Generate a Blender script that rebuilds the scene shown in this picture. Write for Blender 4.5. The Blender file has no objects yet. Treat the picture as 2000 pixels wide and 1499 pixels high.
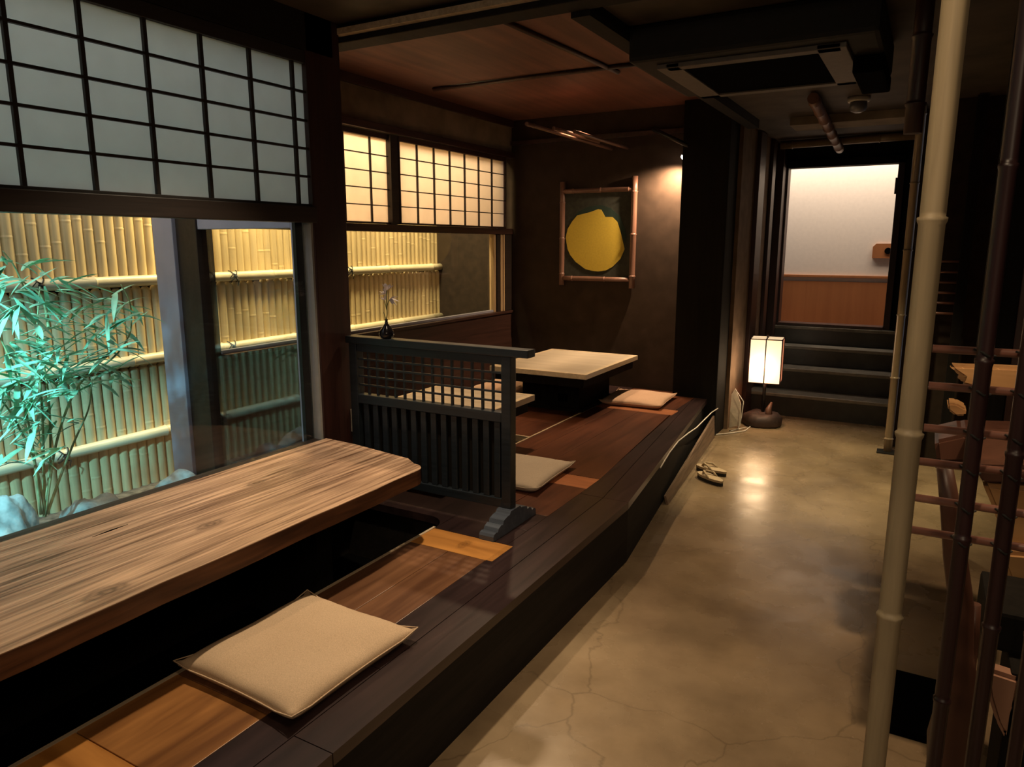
import bpy, bmesh, math, random
from mathutils import Vector, Matrix
random.seed(7)
R = math.radians
scn = bpy.context.scene
COL = scn.collection
# ---------------------------------------------------------------- camera numbers (for measuring only)
F = 1414.0; YAW = R(29.7); PIT = R(10.9); H = 1.5
FWD = Vector((-math.sin(YAW)*math.cos(PIT), math.cos(YAW)*math.cos(PIT), -math.sin(PIT)))
RGT = Vector((math.cos(YAW), math.sin(YAW), 0)); UP = RGT.cross(FWD)
CAM = Vector((0, 0, H))
def ray(u, v): return FWD + RGT*((u-1000)/F) - UP*((v-749.5)/F)
def onX(u, v, x): d = ray(u, v); return CAM + d*(x/d.x)
def onY(u, v, y): d = ray(u, v); return CAM + d*(y/d.y)
def onZ(u, v, z): d = ray(u, v); return CAM + d*((z-H)/d.z)

# ---------------------------------------------------------------- materials
def newmat(name):
    m = bpy.data.materials.new(name); m.use_nodes = True
    nt = m.node_tree; b = nt.nodes['Principled BSDF']; return m, nt, b
def L(c): return tuple(((v/255)/12.92 if v/255 <= .04045 else ((v/255+.055)/1.055)**2.4) for v in c) + (1,)
def plain(name, c, rough=.6, spec=.5, metal=0, noise=.12, scale=30, bump=0):
    m, nt, b = newmat(name)
    tc = nt.nodes.new('ShaderNodeTexCoord'); n = nt.nodes.new('ShaderNodeTexNoise')
    n.inputs['Scale'].default_value = scale; n.inputs['Detail'].default_value = 4
    nt.links.new(tc.outputs['Object'], n.inputs['Vector'])
    cr = nt.nodes.new('ShaderNodeValToRGB')
    cr.color_ramp.elements[0].color = tuple(v*(1-noise) for v in c[:3])+(1,)
    cr.color_ramp.elements[1].color = tuple(min(1, v*(1+noise)) for v in c[:3])+(1,)
    cr.color_ramp.elements[0].position = .3; cr.color_ramp.elements[1].position = .7
    nt.links.new(n.outputs['Fac'], cr.inputs['Fac']); nt.links.new(cr.outputs['Color'], b.inputs['Base Color'])
    b.inputs['Roughness'].default_value = rough; b.inputs['Metallic'].default_value = metal
    b.inputs['Specular IOR Level'].default_value = spec
    if bump:
        bp = nt.nodes.new('ShaderNodeBump'); bp.inputs['Strength'].default_value = bump; bp.inputs['Distance'].default_value = .01
        nt.links.new(n.outputs['Fac'], bp.inputs['Height']); nt.links.new(bp.outputs['Normal'], b.inputs['Normal'])
    return m
def wood(name, dark, light, axis='Y', rough=.45, fine=55, stretch=.05, bump=.15, spec=.5, coarse=.0, knots=False, lo=.35, hi=.68, off=0):
    """streaky grain running along one axis"""
    m, nt, b = newmat(name); N = nt.nodes; K = nt.links
    tc = N.new('ShaderNodeTexCoord'); mp = N.new('ShaderNodeMapping')
    sc = [1, 1, 1]; sc['XYZ'.index(axis)] = stretch
    mp.inputs['Scale'].default_value = sc; mp.inputs['Location'].default_value = (off, off*.7, off*.3)
    K.new(tc.outputs['Object'], mp.inputs['Vector'])
    n1 = N.new('ShaderNodeTexNoise'); n1.inputs['Scale'].default_value = fine; n1.inputs['Detail'].default_value = 6; n1.inputs['Distortion'].default_value = .8
    n2 = N.new('ShaderNodeTexNoise'); n2.inputs['Scale'].default_value = fine/5; n2.inputs['Detail'].default_value = 3; n2.inputs['Distortion'].default_value = 1.5
    K.new(mp.outputs['Vector'], n1.inputs['Vector']); K.new(mp.outputs['Vector'], n2.inputs['Vector'])
    mx = N.new('ShaderNodeMath'); mx.operation = 'MULTIPLY_ADD'; mx.inputs[1].default_value = .55
    ml = N.new('ShaderNodeMath'); ml.operation = 'MULTIPLY'; ml.inputs[1].default_value = .45
    K.new(n2.outputs['Fac'], ml.inputs[0]); K.new(n1.outputs['Fac'], mx.inputs[0]); K.new(ml.outputs[0], mx.inputs[2])
    h = mx.outputs[0]
    cr = N.new('ShaderNodeValToRGB'); cr.color_ramp.elements[0].color = dark; cr.color_ramp.elements[1].color = light
    cr.color_ramp.elements[0].position = lo; cr.color_ramp.elements[1].position = hi
    K.new(h, cr.inputs['Fac']); out = cr.outputs['Color']
    if coarse:
        n3 = N.new('ShaderNodeTexNoise'); n3.inputs['Scale'].default_value = 2.2; n3.inputs['Detail'].default_value = 3
        K.new(tc.outputs['Object'], n3.inputs['Vector'])
        c3 = N.new('ShaderNodeValToRGB'); c3.color_ramp.elements[0].position = .35; c3.color_ramp.elements[1].position = .65
        c3.color_ramp.elements[0].color = (1-coarse,)*3+(1,); c3.color_ramp.elements[1].color = (1, 1, 1, 1)
        mm = N.new('ShaderNodeMixRGB'); mm.blend_type = 'MULTIPLY'; mm.inputs['Fac'].default_value = 1
        K.new(n3.outputs['Fac'], c3.inputs['Fac']); K.new(out, mm.inputs[1]); K.new(c3.outputs['Color'], mm.inputs[2]); out = mm.outputs['Color']
    for kx, ky, kr in (knots or []):
        vm = N.new('ShaderNodeVectorMath'); vm.operation = 'SUBTRACT'; vm.inputs[1].default_value = (kx, ky, 0)
        K.new(tc.outputs['Object'], vm.inputs[0])
        m2 = N.new('ShaderNodeVectorMath'); m2.operation = 'MULTIPLY'; m2.inputs[1].default_value = (1/kr, .55/kr, 0)
        K.new(vm.outputs[0], m2.inputs[0])
        nn = N.new('ShaderNodeTexNoise'); nn.inputs['Scale'].default_value = 2.0
        K.new(m2.outputs[0], nn.inputs['Vector'])
        ln = N.new('ShaderNodeVectorMath'); ln.operation = 'LENGTH'; K.new(m2.outputs[0], ln.inputs[0])
        ad = N.new('ShaderNodeMath'); ad.operation = 'MULTIPLY_ADD'; ad.inputs[1].default_value = .5
        K.new(nn.outputs['Fac'], ad.inputs[0]); K.new(ln.outputs['Value'], ad.inputs[2])
        sn = N.new('ShaderNodeMath'); sn.operation = 'SINE'
        s2 = N.new('ShaderNodeMath'); s2.operation = 'MULTIPLY'; s2.inputs[1].default_value = 16
        K.new(ad.outputs[0], s2.inputs[0]); K.new(s2.outputs[0], sn.inputs[0])
        fr = N.new('ShaderNodeMapRange'); fr.inputs['From Min'].default_value = 1.25; fr.inputs['From Max'].default_value = .7
        K.new(ad.outputs[0], fr.inputs['Value'])
        r2 = N.new('ShaderNodeMapRange'); r2.inputs['From Min'].default_value = -1; r2.inputs['From Max'].default_value = 1; r2.inputs['To Min'].default_value = .35; r2.inputs['To Max'].default_value = .75
        K.new(sn.outputs[0], r2.inputs['Value'])
        f = N.new('ShaderNodeMath'); f.operation = 'MULTIPLY'; K.new(fr.outputs[0], f.inputs[0]); K.new(r2.outputs[0], f.inputs[1])
        mm = N.new('ShaderNodeMixRGB'); mm.inputs[2].default_value = tuple(v*.5 for v in dark[:3])+(1,)
        K.new(f.outputs[0], mm.inputs['Fac']); K.new(out, mm.inputs[1]); out = mm.outputs['Color']
    K.new(out, b.inputs['Base Color'])
    b.inputs['Roughness'].default_value = rough; b.inputs['Specular IOR Level'].default_value = spec
    if bump:
        bp = N.new('ShaderNodeBump'); bp.inputs['Strength'].default_value = bump; bp.inputs['Distance'].default_value = .004
        K.new(h, bp.inputs['Height']); K.new(bp.outputs['Normal'], b.inputs['Normal'])
    return m
def emis(name, c, s):
    m, nt, b = newmat(name)
    b.inputs['Base Color'].default_value = c; b.inputs['Emission Color'].default_value = c; b.inputs['Emission Strength'].default_value = s
    b.inputs['Roughness'].default_value = .6
    return m
def glass(name, ior=1.6, tint=(1, 1, 1, 1)):
    m, nt, b = newmat(name); N = nt.nodes; K = nt.links; N.remove(b)
    t = N.new('ShaderNodeBsdfTransparent'); t.inputs[0].default_value = tint
    g = N.new('ShaderNodeBsdfGlossy'); g.inputs['Roughness'].default_value = .01
    lw = N.new('ShaderNodeLayerWeight'); lw.inputs['Blend'].default_value = .5
    f5 = N.new('ShaderNodeMath'); f5.operation = 'POWER'; f5.inputs[1].default_value = 5; K.new(lw.outputs['Facing'], f5.inputs[0])
    f0 = ((ior-1)/(ior+1))**2
    f = N.new('ShaderNodeMath'); f.operation = 'MULTIPLY_ADD'; f.inputs[1].default_value = 1-f0; f.inputs[2].default_value = f0; K.new(f5.outputs[0], f.inputs[0])
    mx = N.new('ShaderNodeMixShader'); K.new(f.outputs[0], mx.inputs[0]); K.new(t.outputs[0], mx.inputs[1]); K.new(g.outputs[0], mx.inputs[2])
    K.new(mx.outputs[0], N['Material Output'].inputs['Surface']); return m
def paper(name, c, tr=.75):
    m, nt, b = newmat(name); N = nt.nodes; K = nt.links
    b.inputs['Base Color'].default_value = c; b.inputs['Roughness'].default_value = .9
    t = N.new('ShaderNodeBsdfTranslucent')
    n = N.new('ShaderNodeTexNoise'); n.inputs['Scale'].default_value = 14; n.inputs['Detail'].default_value = 5
    cr = N.new('ShaderNodeValToRGB'); cr.color_ramp.elements[0].color = tuple(v*.86 for v in c[:3])+(1,); cr.color_ramp.elements[1].color = c
    tc = N.new('ShaderNodeTexCoord'); K.new(tc.outputs['Object'], n.inputs['Vector']); K.new(n.outputs['Fac'], cr.inputs['Fac']); K.new(cr.outputs['Color'], t.inputs[0])
    mx = N.new('ShaderNodeMixShader'); mx.inputs[0].default_value = tr
    K.new(b.outputs[0], mx.inputs[1]); K.new(t.outputs[0], mx.inputs[2]); K.new(mx.outputs[0], N['Material Output'].inputs['Surface'])
    return m
def cloth(name, c, rough=.9):
    m, nt, b = newmat(name); N = nt.nodes; K = nt.links
    tc = N.new('ShaderNodeTexCoord')
    w = N.new('ShaderNodeTexNoise'); w.inputs['Scale'].default_value = 900; w.inputs['Detail'].default_value = 2
    w2 = N.new('ShaderNodeTexNoise'); w2.inputs['Scale'].default_value = 9; w2.inputs['Detail'].default_value = 5
    mp = N.new('ShaderNodeMapping'); mp.inputs['Scale'].default_value = (1, .25, 1)
    K.new(tc.outputs['Object'], mp.inputs['Vector']); K.new(mp.outputs['Vector'], w.inputs['Vector']); K.new(tc.outputs['Object'], w2.inputs['Vector'])
    cr = N.new('ShaderNodeValToRGB'); cr.color_ramp.elements[0].position = .3; cr.color_ramp.elements[1].position = .7
    cr.color_ramp.elements[0].color = tuple(v*.78 for v in c[:3])+(1,); cr.color_ramp.elements[1].color = tuple(min(1, v*1.12) for v in c[:3])+(1,)
    K.new(w.outputs['Fac'], cr.inputs['Fac'])
    c2 = N.new('ShaderNodeValToRGB'); c2.color_ramp.elements[0].color = (.85, .83, .8, 1); c2.color_ramp.elements[1].color = (1, 1, 1, 1)
    K.new(w2.outputs['Fac'], c2.inputs['Fac'])
    mm = N.new('ShaderNodeMixRGB'); mm.blend_type = 'MULTIPLY'; mm.inputs['Fac'].default_value = 1
    K.new(cr.outputs['Color'], mm.inputs[1]); K.new(c2.outputs['Color'], mm.inputs[2]); K.new(mm.outputs['Color'], b.inputs['Base Color'])
    bp = N.new('ShaderNodeBump'); bp.inputs['Strength'].default_value = .25; bp.inputs['Distance'].default_value = .002
    K.new(w.outputs['Fac'], bp.inputs['Height']); K.new(bp.outputs['Normal'], b.inputs['Normal'])
    b.inputs['Roughness'].default_value = rough; b.inputs['Specular IOR Level'].default_value = .15
    return m
def concrete(name):
    m, nt, b = newmat(name); N = nt.nodes; K = nt.links
    tc = N.new('ShaderNodeTexCoord')
    n1 = N.new('ShaderNodeTexNoise'); n1.inputs['Scale'].default_value = 1.6; n1.inputs['Detail'].default_value = 6; n1.inputs['Roughness'].default_value = .6
    n2 = N.new('ShaderNodeTexNoise'); n2.inputs['Scale'].default_value = 5; n2.inputs['Detail'].default_value = 8
    n3 = N.new('ShaderNodeTexNoise'); n3.inputs['Scale'].default_value = 3.5; n3.inputs['Detail'].default_value = 6; n3.inputs['Distortion'].default_value = .6
    for n in (n1, n2, n3): K.new(tc.outputs['Object'], n.inputs['Vector'])
    cr = N.new('ShaderNodeValToRGB'); cr.color_ramp.elements[0].position = .33; cr.color_ramp.elements[1].position = .68
    cr.color_ramp.elements[0].color = (.155, .108, .062, 1); cr.color_ramp.elements[1].color = (.35, .255, .155, 1)
    K.new(n1.outputs['Fac'], cr.inputs['Fac'])
    # hairline cracks
    vo = N.new('ShaderNodeTexVoronoi'); vo.feature = 'DISTANCE_TO_EDGE'; vo.inputs['Scale'].default_value = .75
    ad = N.new('ShaderNodeMixRGB'); ad.blend_type = 'ADD'; ad.inputs['Fac'].default_value = .22
    K.new(tc.outputs['Object'], ad.inputs[1]); K.new(n3.outputs['Color'], ad.inputs[2]); K.new(ad.outputs['Color'], vo.inputs['Vector'])
    mr = N.new('ShaderNodeMapRange'); mr.inputs['From Min'].default_value = 0; mr.inputs['From Max'].default_value = .004; mr.inputs['To Min'].default_value = .72; mr.inputs['To Max'].default_value = 1
    K.new(vo.outputs['Distance'], mr.inputs['Value'])
    mm = N.new('ShaderNodeMixRGB'); mm.blend_type = 'MULTIPLY'; mm.inputs['Fac'].default_value = 1
    K.new(cr.outputs['Color'], mm.inputs[1]); K.new(mr.outputs[0], mm.inputs[2]); K.new(mm.outputs['Color'], b.inputs['Base Color'])
    rr = N.new('ShaderNodeMapRange'); rr.inputs['From Min'].default_value = .3; rr.inputs['From Max'].default_value = .7; rr.inputs['To Min'].default_value = .2; rr.inputs['To Max'].default_value = .34
    K.new(n2.outputs['Fac'], rr.inputs['Value']); K.new(rr.outputs[0], b.inputs['Roughness'])
    bp = N.new('ShaderNodeBump'); bp.inputs['Strength'].default_value = .12; bp.inputs['Distance'].default_value = .02
    K.new(n3.outputs['Fac'], bp.inputs['Height']); K.new(bp.outputs['Normal'], b.inputs['Normal'])
    return m
def bamboo_mat(name, c, rough=.4, axis='Z', node_scale=2.4):
    """bamboo cane colour with darker flecks"""
    return wood(name, tuple(v*.72 for v in c[:3])+(1,), c, axis=axis, rough=rough, fine=70, stretch=.06, bump=.1, coarse=.25)

M = {}
M['concrete'] = concrete('polished_concrete')
M['plaster_dark'] = plain('dark_plaster', (.028, .018, .012, 1), .85, .2, noise=.25, scale=14, bump=.1)
M['plaster_brown'] = plain('brown_plaster', (.042, .026, .018, 1), .85, .2, noise=.2, scale=9, bump=.1)
M['plaster_aisle'] = plain('aisle_plaster', (.17, .11, .07, 1), .85, .2, noise=.2, scale=9, bump=.1)
M['plaster_band'] = plain('tan_plaster', (.2, .16, .12, 1), .9, .2, noise=.3, scale=5)
M['black'] = wood('black_stained_wood', (.006, .005, .004, 1), (.012, .010, .008, 1), 'Z', .85, spec=.15)
M['black_y'] = wood('black_stained_wood_long', (.006, .005, .004, 1), (.016, .012, .010, 1), 'Y', .75, spec=.2)
M['ceiling'] = wood('red_brown_ceiling_board', (.11, .040, .028, 1), (.21, .078, .052, 1), 'Y', .6, fine=20, coarse=.3)
M['ceiling_dark'] = plain('dark_ceiling', (.055, .042, .03, 1), .7, .3, noise=.4, scale=5)
M['redwood'] = wood('dark_red_wood', (.020, .007, .005, 1), (.045, .015, .011, 1), 'Z', .45)
M['redwood_y'] = wood('dark_red_wood_long', (.028, .012, .009, 1), (.07, .030, .022, 1), 'Y', .45)
M['frame'] = wood('dark_brown_frame', (.013, .008, .006, 1), (.030, .018, .013, 1), 'Y', .5)
M['shoji_frame'] = wood('shoji_dark_wood', (.012, .009, .007, 1), (.026, .018, .014, 1), 'Y', .6)
M['paper_cool'] = paper('shoji_paper_grey', (.80, .82, .80, 1))
M['paper_warm'] = paper('shoji_paper_cream', (.84, .74, .72, 1))
M['glass'] = glass('window_glass', 1.45)
M['glass_side'] = glass('side_window_glass', 1.75)
M['alu'] = plain('blue_grey_aluminium', (.30, .29, .36, 1), .45, .5, noise=.08, scale=8)
M['alu_light'] = plain('pale_aluminium', (.5, .5, .48, 1), .35, .5, metal=.4, noise=.05)
M['light_wood'] = wood('pale_wood_trim', (.30, .19, .10, 1), (.52, .36, .20, 1), 'Z', .5)
M['light_wood_y'] = wood('pale_wood_edging', (.34, .26, .17, 1), (.58, .46, .32, 1), 'Y', .5)
M['table1'] = wood('weathered_table_wood', (.10, .042, .020, 1), (.74, .48, .31, 1), 'Y', .40, fine=85, stretch=.035, bump=.9, coarse=.3,
                   knots=[(.235, .185, .045), (.08, .62, .035), (-.12, .98, .03)], lo=.36, hi=.66)
M['table_edge'] = wood('rough_table_edge', (.045, .016, .008, 1), (.27, .11, .045, 1), 'Y', .5, fine=30, stretch=.08, bump=.5)
M['table_top'] = wood('pale_table_top', (.52, .43, .33, 1), (.72, .62, .49, 1), 'X', .35, fine=30, bump=.05)
M['table_rim'] = wood('pale_table_rim', (.62, .49, .33, 1), (.80, .66, .48, 1), 'Y', .35, fine=40, bump=.05)
M['p_brown'] = wood('brown_plank', (.10, .040, .019, 1), (.27, .125, .058, 1), 'Y', .33, fine=24, stretch=.09, coarse=.3, off=3)
M['p_orange'] = wood('honey_plank', (.16, .062, .018, 1), (.42, .185, .055, 1), 'Y', .35, fine=22, stretch=.1, coarse=.25, off=6)
M['p_bright'] = wood('bright_orange_patch', (.34, .13, .025, 1), (.66, .29, .07, 1), 'X', .4, fine=22, stretch=.12, coarse=.15, off=9, knots=[(.06, -.29, .03)])
M['p_patch2'] = wood('red_orange_patch', (.26, .085, .03, 1), (.46, .17, .07, 1), 'X', .4, fine=22, stretch=.12)
M['p_dark'] = wood('dark_plank', (.018, .010, .010, 1), (.052, .028, .027, 1), 'Y', .3, fine=26, stretch=.07, coarse=.3, off=1)
M['p_red'] = wood('red_brown_plank', (.06, .018, .009, 1), (.16, .055, .027, 1), 'Y', .33, fine=26, stretch=.07, coarse=.35, off=2)
M['linen'] = cloth('beige_linen', (.66, .48, .32, 1))
M['linen2'] = cloth('pale_linen', (.60, .50, .39, 1))
M['linen3'] = cloth('rosy_linen', (.66, .44, .31, 1))
M['divider'] = wood('slate_black_lacquer', (.010, .014, .018, 1), (.022, .028, .035, 1), 'X', .38, fine=60, bump=.2)
M['foot'] = wood('slate_foot', (.04, .048, .065, 1), (.085, .10, .13, 1), 'X', .4)
M['bamboo_fence'] = bamboo_mat('fence_bamboo', (.74, .57, .31, 1), .45)
M['bamboo_rail'] = bamboo_mat('fence_rail_bamboo', (.78, .68, .46, 1), .35, 'Y')
M['bamboo_pole'] = bamboo_mat('pale_split_bamboo', (.50, .39, .24, 1), .55)
M['bamboo_thin'] = bamboo_mat('thin_bamboo', (.32, .23, .14, 1), .3)
M['bamboo_brown'] = bamboo_mat('brown_bamboo', (.24, .12, .085, 1), .4)
M['lattice'] = wood('dark_plum_bamboo', (.012, .005, .005, 1), (.034, .013, .014, 1), 'Z', .4)
M['rod'] = wood('red_brown_rod', (.13, .05, .035, 1), (.27, .12, .085, 1), 'X', .4)
M['cord'] = plain('black_cord', (.012, .011, .01, 1), .8)
M['leaf'] = plain('bamboo_leaf', (.30, .62, .40, 1), .4, noise=.4, scale=9)
M['culm'] = plain('green_culm', (.30, .36, .17, 1), .5, noise=.3)
M['soil'] = plain('garden_soil', (.10, .085, .07, 1), .95, noise=.6, scale=25, bump=.6)
M['rock'] = plain('garden_rock', (.36, .38, .36, 1), .8, noise=.6, scale=11, bump=1.2)
M['paint'] = plain('white_wall_paint', (.74, .66, .57, 1), .8, noise=.03)
M['wains'] = wood('orange_wainscot', (.30, .11, .035, 1), (.40, .155, .05, 1), 'Z', .5, fine=14, bump=.02)
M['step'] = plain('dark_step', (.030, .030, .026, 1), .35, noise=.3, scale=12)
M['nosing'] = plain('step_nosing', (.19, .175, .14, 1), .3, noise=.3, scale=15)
M['shade'] = emis('lit_paper_shade', (1, .79, .55, 1), .8)
M['shade_top'] = emis('lit_paper_top', (1, .72, .42, 1), .8)
M['shade_red'] = emis('lit_red_paper', (1, .33, .16, 1), .6)
M['bulb'] = emis('lit_bulb', (1, .88, .7, 1), 25)
M['metal'] = plain('dark_metal', (.03, .03, .03, 1), .35, metal=.6)
M['ac'] = plain('dark_ac_casing', (.018, .017, .015, 1), .7, .2, noise=.1)
M['ac_trim'] = plain('grey_ac_trim', (.13, .11, .095, 1), .6, .3, noise=.1)
M['void'] = plain('flat_black', (.002, .002, .002, 1), 1, .02)
M['canvas'] = plain('dark_green_canvas', (.035, .036, .027, 1), .9, noise=.3, scale=30)
M['yellow'] = plain('yellow_paint', (.56, .40, .045, 1), .85, noise=.06, scale=60)
M['greenp'] = plain('dark_green_paint', (.012, .030, .022, 1), .85)
M['cable'] = plain('white_cable', (.75, .7, .62, 1), .5)
M['card'] = plain('white_board', (.55, .48, .38, 1), .7)
M['stone_base'] = plain('dark_wood_block', (.055, .032, .026, 1), .6, noise=.5, scale=12, bump=.6)
M['straw'] = wood('pale_straw', (.30, .22, .13, 1), (.52, .40, .25, 1), 'Y', .7)
M['kick'] = wood('worn_brown_board', (.10, .06, .04, 1), (.28, .185, .12, 1), 'Y', .6)
M['sole'] = plain('black_sole', (.01, .009, .008, 1), .7)
M['slab'] = wood('honey_driftwood', (.26, .13, .05, 1), (.52, .30, .13, 1), 'X', .35, fine=14, stretch=.15, bump=.2)
M['slab_red'] = wood('brown_driftwood', (.045, .018, .012, 1), (.11, .045, .028, 1), 'Z', .4, fine=14, stretch=.12, bump=.3)
M['slab_pink'] = wood('rosy_driftwood', (.26, .13, .08, 1), (.42, .23, .15, 1), 'Z', .5, fine=14, stretch=.12)
M['vase'] = plain('dark_ceramic', (.012, .010, .012, 1), .18, noise=.2)
M['petal'] = plain('white_petal', (.85, .80, .85, 1), .6, noise=.05)
M['stem'] = plain('flower_stem', (.12, .16, .05, 1), .6)
M['detector'] = plain('grey_detector', (.12, .12, .14, 1), .4)
M['detector_base'] = plain('beige_detector_base', (.45, .40, .33, 1), .5)

# ---------------------------------------------------------------- mesh helpers
def NB(): return bmesh.new()
def box(bm, x0, x1, y0, y1, z0, z1, bev=0):
    vs = [bm.verts.new((x, y, z)) for z in (z0, z1) for x, y in ((x0, y0), (x1, y0), (x1, y1), (x0, y1))]
    fs = [bm.faces.new([vs[i] for i in q]) for q in ((3, 2, 1, 0), (4, 5, 6, 7), (0, 1, 5, 4), (1, 2, 6, 5), (2, 3, 7, 6), (3, 0, 4, 7))]
    if bev:
        es = {e for f in fs for e in f.edges}
        bmesh.ops.bevel(bm, geom=list(es), offset=bev, segments=2, affect='EDGES', profile=.6)
    return bm
def tube(bm, pts, r, seg=12, cap=True):
    pts = [Vector(p) for p in pts]; n = len(pts)
    rs = r if isinstance(r, (list, tuple)) else [r]*n
    rings = []; prev = None
    for i, p in enumerate(pts):
        t = (pts[min(i+1, n-1)] - pts[max(i-1, 0)])
        if t.length < 1e-9: t = Vector((0, 0, 1))
        t.normalize()
        if prev is None:
            a = Vector((0, 0, 1)) if abs(t.z) < .9 else Vector((1, 0, 0)); u = t.cross(a).normalized()
        else: u = (prev - t*prev.dot(t)).normalized()
        prev = u; w = t.cross(u)
        rings.append([bm.verts.new(p + (u*math.cos(2*math.pi*k/seg) + w*math.sin(2*math.pi*k/seg))*rs[i]) for k in range(seg)])
    for a, b in zip(rings, rings[1:]):
        for k in range(seg):
            f = bm.faces.new((a[k], a[(k+1) % seg], b[(k+1) % seg], b[k])); f.smooth = True
    if cap:
        bm.faces.new(rings[0][::-1]); bm.faces.new(rings[-1])
    return bm
def cane(bm, a, b, r, nodes=None, seg=14, step=.28, phase=.1):
    """a bamboo cane with raised nodes"""
    a = Vector(a); b = Vector(b); Lh = (b-a).length; d = (b-a)/Lh
    pts = [a]; rs = [r]
    ts = nodes if nodes is not None else [phase + i*step for i in range(int(Lh/step)+1)]
    for t in ts:
        if .012 < t < Lh-.012:
            for dt, k in ((-.010, 1.0), (-.004, 1.13), (.001, 1.15), (.003, .96), (.010, .98)):
                pts.append(a + d*(t+dt)); rs.append(r*k)
    pts.append(b); rs.append(r)
    return tube(bm, pts, rs, seg)
def lathe(bm, c, prof, seg=24):
    c = Vector(c)
    return tube(bm, [c + Vector((0, 0, z)) for _, z in prof], [max(rr, .0005) for rr, _ in prof], seg)
def prism(bm, poly, d, bev=0):
    """poly: list of 3d points (planar), extruded by vector d"""
    d = Vector(d); a = [bm.verts.new(Vector(p)) for p in poly]; b = [bm.verts.new(Vector(p)+d) for p in poly]; n = len(poly)
    fs = [bm.faces.new(a), bm.faces.new(b[::-1])] + [bm.faces.new((a[i], b[i], b[(i+1) % n], a[(i+1) % n])) for i in range(n)]
    bmesh.ops.recalc_face_normals(bm, faces=fs)
    if bev: bmesh.ops.bevel(bm, geom=list({e for f in fs for e in f.edges}), offset=bev, segments=2, affect='EDGES')
    return bm
def obj(name, bm, mat, parent=None, smooth=False):
    if parent is not None:
        bmesh.ops.transform(bm, matrix=WM[parent.name].inverted(), verts=bm.verts)
    me = bpy.data.meshes.new(name); bmesh.ops.recalc_face_normals(bm, faces=bm.faces[:]) ; bm.to_mesh(me); bm.free()
    me.materials.append(mat)
    if smooth: me.polygons.foreach_set('use_smooth', [True]*len(me.polygons))
    o = bpy.data.objects.new(name, me); COL.objects.link(o)
    if parent is not None:
        o.parent = parent; WM[o.name] = WM[parent.name]
    else: WM[o.name] = Matrix.Identity(4)
    return o
WM = {}
def thing(name, label, cat, loc=(0, 0, 0), rz=0, group=None):
    o = bpy.data.objects.new(name, None); COL.objects.link(o); o.empty_display_size = .05
    o.location = loc; o.rotation_euler = (0, 0, rz)
    WM[o.name] = Matrix.Translation(Vector(loc)) @ Matrix.Rotation(rz, 4, 'Z')
    return tag(o, label, cat, group)
def tag(o, label, cat, group=None, kind=None):
    o['label'] = label; o['category'] = cat
    if group: o['group'] = group
    if kind: o['kind'] = kind
    return o
def struct(name, bm, mat, parent=None):
    o = obj(name, bm, mat, parent)
    if parent is None: o['kind'] = 'structure'
    return o
def sroot(name, loc=(0, 0, 0)):
    o = bpy.data.objects.new(name, None); COL.objects.link(o); o.location = loc; o.empty_display_size = .05
    WM[o.name] = Matrix.Translation(Vector(loc)); o['kind'] = 'structure'; return o
def copy_tree(o, label, loc, rz=None, group=None):
    r = o.copy(); COL.objects.link(r); r.location = loc; WM[r.name] = None
    if rz is not None: r.rotation_euler = (0, 0, rz)
    r['label'] = label
    if group: r['group'] = group
    for ch in [c for c in COL.objects if c.parent == o]:
        c = ch.copy(); COL.objects.link(c); c.parent = r
        for g in [q for q in COL.objects if q.parent == ch]:
            d = g.copy(); COL.objects.link(d); d.parent = c
    return r

# ================================================================ THE SETTING
b = NB(); box(b, -3.45, 2.2, -1.6, 6.65, -.12, 0); struct('floor', b, M['concrete'])
XW, XA, YB, YR = -2.36, -3.3, 5.78, 2.6     # window wall, alcove window wall, back wall, return
# ceiling, higher over the alcove and with a dark band over the aisle
b = NB(); box(b, -2.5, 2.2, -1.6, 2.62, 2.45, 2.5); struct('ceiling', b, M['ceiling_dark'])
b = NB(); box(b, -3.4, -1.25, 2.62, 5.9, 2.56, 2.6); struct('ceiling', b, M['ceiling'])
b = NB(); box(b, -1.25, 2.2, 2.62, 7.58, 2.42, 2.6); box(b, -1.5, -1.25, 5.93, 7.58, 2.42, 2.6); struct('ceiling', b, M['ceiling_dark'])
# battens of the alcove ceiling
for i, (a, c) in enumerate([((870, 171), (1215, 128)), ((1005, 50), (1205, 140))]):
    p = onZ(*a, 2.55); q = onZ(*c, 2.55); d = (q-p).normalized(); p = p - d*(.1 if i == 0 else .2); q = q + d*(.15 if i == 0 else .02)
    b = NB(); tube(b, [p, q], .016, 4); struct('trim_%d' % (i+1), b, M['redwood_y'])
# structural beam over the divider line
b = NB(); box(b, -3.4, 2.0, 2.62, 2.74, 2.38, 2.56, .006); struct('trim_3', b, M['black_y'])
b = NB(); box(b, -3.4, 2.0, 2.585, 2.62, 2.405, 2.43); struct('trim_4', b, M['light_wood_y'])
b = NB(); box(b, -1.3, -1.22, 2.74, 5.9, 2.36, 2.56); struct('trim_5', b, M['black_y'])
# back wall of the alcove
b = NB(); box(b, -3.45, -1.38, YB, YB+.12, 0, 2.58); struct('wall_back', b, M['plaster_brown'])
b = NB(); box(b, -3.3, -1.5, YB-.025, YB-.001, 2.35, 2.385); struct('trim_6', b, M['redwood_y'])
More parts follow.
